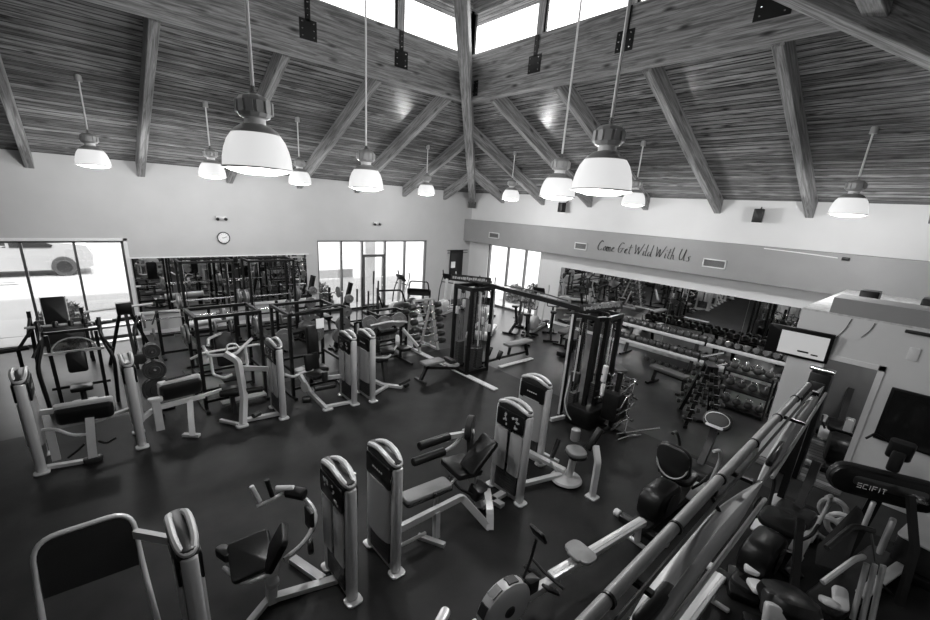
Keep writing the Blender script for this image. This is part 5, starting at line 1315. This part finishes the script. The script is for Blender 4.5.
part(t, 'body', 'black', lambda b: b.slab((0, 0, .98), (.26, .28, 1.94), .03, .02)); part(t, 'chrome_top', 'chrome', lambda b: b.cyl((-.06, -.17, 2.0), (-.03, .17, 2.0), .045, 16)); part(t, 'slot_panel', 'steel', lambda b: b.slab((-.135, 0, 1.7), (.2, .2, .012), .01, .004, rot(90, 0, 90)))

# ------------------------------------------------------------------ upper-body trainer at the right edge
t = thing('arm_cycle_trainer', 'black recumbent arm cycle with long oval lettered head at the right edge', 'cardio machine', (6.55, -.10, .004))
def L6(x, y, z): return (x-6.55, y+.10, z-.004)
ang = math.degrees(math.atan2(-.75, .25))
R6 = rot(0, 0, -68)
part(t, 'head_housing', 'black', lambda b: b.slab(L6(6.78, -.10, 1.36), (1.02, .36, .22), .195, .05, R6 @ rot(90, 0, 0)))
hd = [c for c in t.children if c.name.startswith('head_housing')][0]
part(t, 'head_rim', 'plastic', lambda b: b.slab(L6(6.78, -.10, 1.36), (1.06, .40, .12), .195, .05, R6 @ rot(90, 0, 0)), parent=hd)
part(t, 'head_inset', 'steel', lambda b: b.slab(Vector(L6(6.78, -.10, 1.40))+R6@Vector((.02, -.112, 0)), (.66, .12, .006), .05, .002, R6 @ rot(90, 0, 0)), parent=hd)
# lettering SCIFIT as block strokes
GL = {'S': [[(1, 1), (0, 1), (0, .5), (1, .5), (1, 0), (0, 0)]], 'C': [[(1, 1), (0, 1), (0, 0), (1, 0)]], 'I': [[(.2, 1), (.2, 0)]], 'F': [[(1, 1), (0, 1), (0, 0)], [(0, .5), (.8, .5)]], 'T': [[(0, 1), (1, 1)], [(.5, 1), (.5, 0)]]}
b = B(); cur = -.26
for ch in 'SCIFIT':
    for st in GL[ch]: b.tube([Vector(L6(6.78, -.10, 1.32))+R6@Vector((cur+x*.036, -.119, z*.055)) for x, z in st], 0, flat=(.014, .006))
    cur += .030 if ch == 'I' else .054
b.obj('head_lettering', 'white', hd, False)
part(t, 'console_mount', 'plastic', lambda b: b.slab(L6(6.80, -.12, 1.72), (.14, .12, .30), .03, .03, rot(0, -14, 0)))
part(t, 'console', 'plastic', lambda b: b.slab(L6(6.76, -.12, 1.86), (.08, .22, .30), .05, .03, rot(0, -30, 0)))
part(t, 'console_hook', 'black', lambda b: b.tube([L6(6.78, -.02, 1.90), L6(6.74, .12, 1.97), L6(6.72, .18, 1.88)], .014, bend=.03))
part(t, 'crank_hub', 'chrome', lambda b: b.cyl(L6(6.72, -.36, 1.36), L6(6.82, -.40, 1.36), .06, 16))
for a_, c_ in (((6.74, -.36, 1.36), (6.60, -.62, 1.42)),): part(t, 'arm_crank', 'chrome', lambda b: b.tube([L6(*a_), L6(*c_)], 0, flat=(.04, .03)))
part(t, 'arm_grip', 'black', lambda b: b.cyl(L6(6.60, -.62, 1.42), L6(6.52, -.80, 1.44), .035, 12)); part(t, 'grip_end', 'silver2', lambda b: b.cyl(L6(6.52, -.80, 1.44), L6(6.50, -.84, 1.445), .045, 12))
part(t, 'mast', 'black', lambda b: b.tube([L6(6.85, -.1, 1.3), L6(6.8, -.05, .6), L6(6.7, 0, .1)], 0, flat=(.16, .12)))
part(t, 'mast_panel', 'lampmetal', lambda b: b.slab(L6(6.62, -.28, .85), (.18, .06, .44), .06, .02, rot(0, 12, 0))); part(t, 'mast_slot', 'silver', lambda b: b.slab(L6(6.55, -.08, 1.05), (.08, .05, .34), .03, .02, rot(0, 14, 0)))
part(t, 'base', 'plastic', lambda b: b.slab(L6(6.7, -.2, .08), (1.9, .36, .14), .1, .04, rot(0, 0, -12))); part(t, 'base_trim', 'silver2', lambda b: b.slab(L6(6.95, -.42, .14), (1.3, .12, .04), .05, .01, rot(0, 0, -14)))
part(t, 'rear_foot', 'black', lambda b: b.slab(L6(5.75, -.02, .05), (.14, .7, .1), .04, .02))
part(t, 'tall_arm', 'black', lambda b: b.tube([L6(6.58, -.32, 1.45), L6(6.40, -.50, .95), L6(6.2, -.55, .35)], 0, flat=(.07, .05)))
part(t, 'seat_arm', 'plastic', lambda b: b.tube([L6(5.55, .12, .98), L6(6.0, .00, 1.12), L6(6.12, -.16, 1.10)], .032, bend=.06))
part(t, 'seat_arm', 'silver', lambda b: b.tube([L6(5.35, .05, .70), L6(5.75, -.10, .88), L6(6.0, -.16, .82)], .03, bend=.06))
for k in range(3): part(t, 'frame_strut', 'silver2', lambda b: b.tube([L6(5.9+.06*k, -.20-.06*k, .82), L6(5.75+.05*k, -.26-.07*k, .20)], .026))
part(t, 'cable_loop', 'steel', lambda b: b.tube([L6(6.35, -.15, .95), L6(6.2, -.35, .5), L6(6.5, -.5, .25)], .012, bend=.2))
part(t, 'seat_back', 'plastic', lambda b: b.rings([[Vector(L6(*p))+Vector(o) for p in ((6.3, .04, 1.22), (6.2, .0, 1.2), (5.66, -.02, .72), (5.58, .16, .72), (5.74, .20, .84))] for o in ((0, 0, 0), (.02, -.05, -.03))]))
part(t, 'pedal', 'white', lambda b: b.slab(L6(5.75, -.12, .36), (.26, .14, .07), .05, .02, rot(0, -30, 20))); part(t, 'pedal', 'white', lambda b: b.slab(L6(5.5, -.05, .42), (.26, .14, .07), .05, .02, rot(0, 30, 20)))
# pale hoops stacked beside it
for k, (x, y, z) in enumerate(((7.98, .26, .16), (7.62, .12, .16), (7.40, .22, .14))):
    o = B().tube([(x+.04*math.sin(a)*0, y+.15*math.cos(a), z+.17*math.sin(a)+.05) for a in [2*PI*i/20 for i in range(20)]], .038, 8, closed=True).obj('pale_hoop', 'silver2'); tag(o, ['farthest pale ring handle beside the arm cycle', 'middle pale ring handle beside the arm cycle', 'nearest pale ring handle beside the arm cycle'][k], 'ring', 'pale rings beside the arm cycle')
t = thing('headrest_seat', 'rounded dark seat back with pale band at the bottom right edge', 'seat', (4.85, .22, .004), 30)
part(t, 'seat_back', 'vinylpad', lambda b: b.slab((0, 0, .62), (.62, .46, .24), .2, .10, rot(0, 20, 0))); part(t, 'pale_band', 'silver2', lambda b: b.slab((-.24, .04, .60), (.10, .48, .26), .05, .06, rot(0, 20, 0))); part(t, 'leather_band', 'plastic', lambda b: b.slab((-.10, .02, .63), (.16, .47, .255), .05, .06, rot(0, 20, 0)))
bar(t, 'stem', [(0, 0, .5), (.1, 0, .02)], 'black', flat=(.12, .12)); bar(t, 'long_spine', [(.15, -.1, .60), (1.0, -.35, .95)], 'black', flat=(.07, .09)); pad(t, 'foot', (.1, 0, .03), (.5, .4, .06), m='black')
t = thing('lens_stand', 'small silver joint stand on the dark floor left of the arm cycle', 'stand', (6.25, .36, .004), -30)
part(t, 'stem', 'silver', lambda b: b.slab((0, 0, .16), (.10, .09, .28), .03, .02, rot(0, 16, 0)));
for s in (-1, 1): bar(t, 'prong', [(0, 0, .1+.1*(s+1)), (-.16, .05*s, .14+.1*(s+1))], 'silver', r=.012)
pad(t, 'foot', (0, 0, .02), (.24, .2, .03), m='black')
# dark box on floor right edge
t = thing('leg_rest_unit', 'dark low unit with pale edging behind the arm cycle at the right edge', 'exercise machine', (8.0, -.75, .004), -10)
part(t, 'cover', 'plastic', lambda b: b.slab((0, 0, .32), (1.2, .5, .4), .08, .04)); part(t, 'edging', 'silver2', lambda b: b.slab((-.05, .0, .535), (1.22, .52, .03), .08, .01)); part(t, 'bracket', 'chrome', lambda b: b.slab((-.5, .2, .40), (.08, .12, .2), .02, .01)); part(t, 'base', 'black', lambda b: b.slab((0, 0, .06), (1.3, .45, .12), .04, .02))
CAMF, CAMX, CAMY = 427.0051, 455.496, 340.423
CAMR = ((0.76132501, -0.64556346, 0.06026653), (-0.14906230, -0.26473407, -0.95273097), (0.63100290, 0.71635445, -0.29777784))

# ------------------------------------------------------------------ outside
b = B()
pr_ = [(15.4, -.06), (16.6, -.02), (17.6, .25), (19.2, 1.0), (20.2, 1.05), (46, 1.1)]
struct('ground_road', B().rings([[Vector((-30, y, z)), Vector((12, y, z)), Vector((12, y, z-.3)), Vector((-30, y, z-.3))] for y, z in pr_[3:]]), 'asphalt', 'bright sunlit road outside the left window')
struct('ground_bank', B().rings([[Vector((-30, y, z)), Vector((12, y, z)), Vector((12, y, z-.3)), Vector((-30, y, z-.3))] for y, z in pr_[1:4]]), 'asphalt', 'pale sloping kerb bank outside the left window')
struct('ground_walk', B().bb((-30, YW+.2, -.3), (40, 16.6, -.03)).bb((12, 16.6, -.3), (50, 46, -.03)).bb((XW+.2, -20, -.3), (50, YW+.2, -.03)), 'asphalt', 'pale paved walk outside the windows')
def bush(name, loc, r, n, label, hgt_=1., cat='shrub'):
    rnd = random.Random(hash(label) % 999 if False else len(label)); t = thing(name, label, cat, loc)
    b = B()
    for k in range(n):
        d = Vector((rnd.gauss(0, 1), rnd.gauss(0, 1), rnd.gauss(0, 1))).normalized()*r*rnd.uniform(.45, 1); d.z = abs(d.z)*hgt_+.05
        nrm = Vector((rnd.gauss(0, 1), rnd.gauss(0, 1), rnd.gauss(0, 1))).normalized(); u = nrm.orthogonal().normalized(); w = nrm.cross(u); s = rnd.uniform(.05, .11)
        b.add([d-u*s, d+w*s*.45, d+u*s, d-w*s*.45], [(0, 1, 2, 3)])
    b.obj('foliage', 'leaf', t, False)
    b = B()
    for k in range(5): b.tube([(0, 0, -.05), (rnd.uniform(-.4, .4)*r, rnd.uniform(-.4, .4)*r, r*hgt_*.7)], .015, 5)
    b.obj('stems', 'steel', t)
bush('round_shrub', (-.75, 16.3, .05), .62, 1500, 'leafy shrub outside the left window beside the parked car', 1.5)
bush('round_shrub', (-2.6, 16.2, 0), .4, 600, 'low shrub at the left edge outside the left window', .7)
bush('round_shrub', (7.1, 16.6, -.03), .5, 900, 'small shrub outside the back window left of the glass door', 2.0)
for i, (y, r) in enumerate(((11.4, .45), (12.5, .55), (13.6, .45))):
    bush('hedge_shrub', (15.6, y, 0), r, 1100, ['right shrub outside the corner window', 'middle shrub outside the corner window', 'left shrub outside the corner window'][i], 1.8)
# far wall and column outside the back window
struct('wall_outside', B().bb((9.5, 17.2, -.03), (10.0, 17.7, 3.5)), 'extwall', 'pale outside column behind the back window')
struct('wall_outside_low', B().bb((7.2, 18.6, -.03), (9.6, 18.8, 1.1)), 'band', 'low grey wall outside the glass door')
struct('wall_outside_corner', B().bb((16.4, 9.0, -.03), (16.6, 11.4, 3.5)), 'extwall', 'pale outside wall at the corner window')
# car
t = thing('parked_car', 'white parked car on the road outside the left window', 'car', (-1.95, 21.2, 1.05))
def side(y, k=1.): return None
body = [(-2.3, .25), (-2.35, .6), (-2.2, .82), (-1.3, .95), (-.55, 1.36), (.55, 1.42), (1.35, 1.15), (2.05, 1.05), (2.2, .75), (2.15, .3), (1.6, .22), (-1.7, .22)]
sec = []
for yy, k in ((-.86, .9), (-.8, .98), (-.3, 1.), (.3, 1.), (.8, .98), (.86, .9)):
    sec.append([Vector((x*(1 if abs(yy) < .85 else .985), yy*(.86 if z > 1 else 1), z if z < .9 else .9+(z-.9)*k)) for x, z in body])
B().rings(sec).obj('body', 'carpaint', t)
B().prism([(-.95, .98), (-.45, 1.30), (.0, 1.34), (.0, .98)], .02, (0, -.79, 0)).obj('front_side_glass', 'carglass', t, False)
B().prism([(.08, .98), (.08, 1.34), (.55, 1.33), (1.15, 1.06), (1.1, .98)], .02, (0, -.79, 0)).obj('rear_side_glass', 'carglass', t, False)
for x in (-1.35, 1.35):
    for y in (-.8, .8):
        w = B().cyl((x, y-.12, .33), (x, y+.12, .33), .34, 24).obj('wheel', 'tyre', t)
        b = B().cyl((x, y-.13, .33), (x, y+.13, .33), .22, 20)
        b.obj('rim', 'steel', w)
B().slab((2.1, -.6, .88), (.12, .3, .12), .03, .02).obj('tail_lamp', 'band', t)
for i, (x, y, z) in enumerate(((-2.3, 19.6, 1.04),)):
    o = B().slab((x, y, z), (.9, .12, .01), .02, .004).slab((x+.2, y-.35, z), (.7, .1, .01), .02, .004).obj('road_marking', 'silver2'); tag(o, 'faint grey marking on the bright road', 'marking')

# ------------------------------------------------------------------ light
w = bpy.data.worlds.new('sky'); S.world = w; w.use_nodes = True
N = w.node_tree.nodes; L = w.node_tree.links; bg = N['Background']
tc = N.new('ShaderNodeTexCoord'); sp = N.new('ShaderNodeSeparateXYZ'); mr = N.new('ShaderNodeMapRange')
L.new(tc.outputs['Generated'], sp.inputs[0]); L.new(sp.outputs['Z'], mr.inputs['Value'])
mr.inputs['From Min'].default_value = -.1; mr.inputs['From Max'].default_value = .9; mr.inputs['To Min'].default_value = 1.0; mr.inputs['To Max'].default_value = .75
L.new(mr.outputs['Result'], bg.inputs['Color']); bg.inputs['Strength'].default_value = 2.6
sun = bpy.data.lights.new('sun', 'SUN'); sun.energy = 3.0; sun.angle = math.radians(1.5)
o = bpy.data.objects.new('sun', sun); COL.objects.link(o); o.rotation_euler = (math.radians(38), 0, math.radians(25))
def portal(loc, rx, rz, sx, sy):
    l = bpy.data.lights.new('window_portal', 'AREA'); l.shape = 'RECTANGLE'; l.size = sx; l.size_y = sy; l.cycles.is_portal = True
    o = bpy.data.objects.new('window_portal', l); COL.objects.link(o); o.location = loc; o.rotation_euler = (math.radians(rx), 0, math.radians(rz))
portal((-.7, YW+.25, HA/2), -90, 0, 3.1, HA); portal((8.9, YW+.25, HA/2), -90, 0, 4.9, HA)
portal((XW+.25, 12.4, HA/2), 90, 90, 3.0, HA)
mx_, my_ = (AX0+AX1)/2, (AY0+AY1)/2
portal((mx_, AY1+.15, 8.5), -90, 0, 14.6, 1.); portal((mx_, AY0-.15, 8.5), 90, 0, 14.6, 1.)
portal((AX1+.15, my_, 8.5), 90, 90, 8.2, 1.); portal((AX0-.15, my_, 8.5), 90, -90, 8.2, 1.)

L_ = bpy.data.lights.new('corridor_fill', 'POINT'); L_.energy = 22; L_.shadow_soft_size = .15  # added light without a fixture, brightens the corridor behind the doorway
o = bpy.data.objects.new('corridor_fill', L_); COL.objects.link(o); o.location = (10.7, .1, 2.6)
# ------------------------------------------------------------------ camera
cam = bpy.data.cameras.new('camera'); co = bpy.data.objects.new('camera', cam); COL.objects.link(co); S.camera = co
cam.sensor_width = 36; cam.lens = CAMF/930*36; cam.shift_x = (465-CAMX)/930; cam.shift_y = (CAMY-310)/930; cam.clip_start = .02; cam.clip_end = 200
R_ = Matrix(CAMR)      # rows: right, down, forward
co.matrix_world = Matrix.Translation((0, 0, 4.2)) @ Matrix((R_[0], -R_[1], -R_[2])).transposed().to_4x4()
S.view_settings.view_transform = 'Standard'; S.view_settings.look = 'None'; S.view_settings.gamma = 1
S.view_settings.exposure = .85; S.view_settings.use_curve_mapping = False
S.cycles.max_bounces = 10; S.cycles.diffuse_bounces = 5; S.cycles.glossy_bounces = 4; S.cycles.transparent_max_bounces = 10
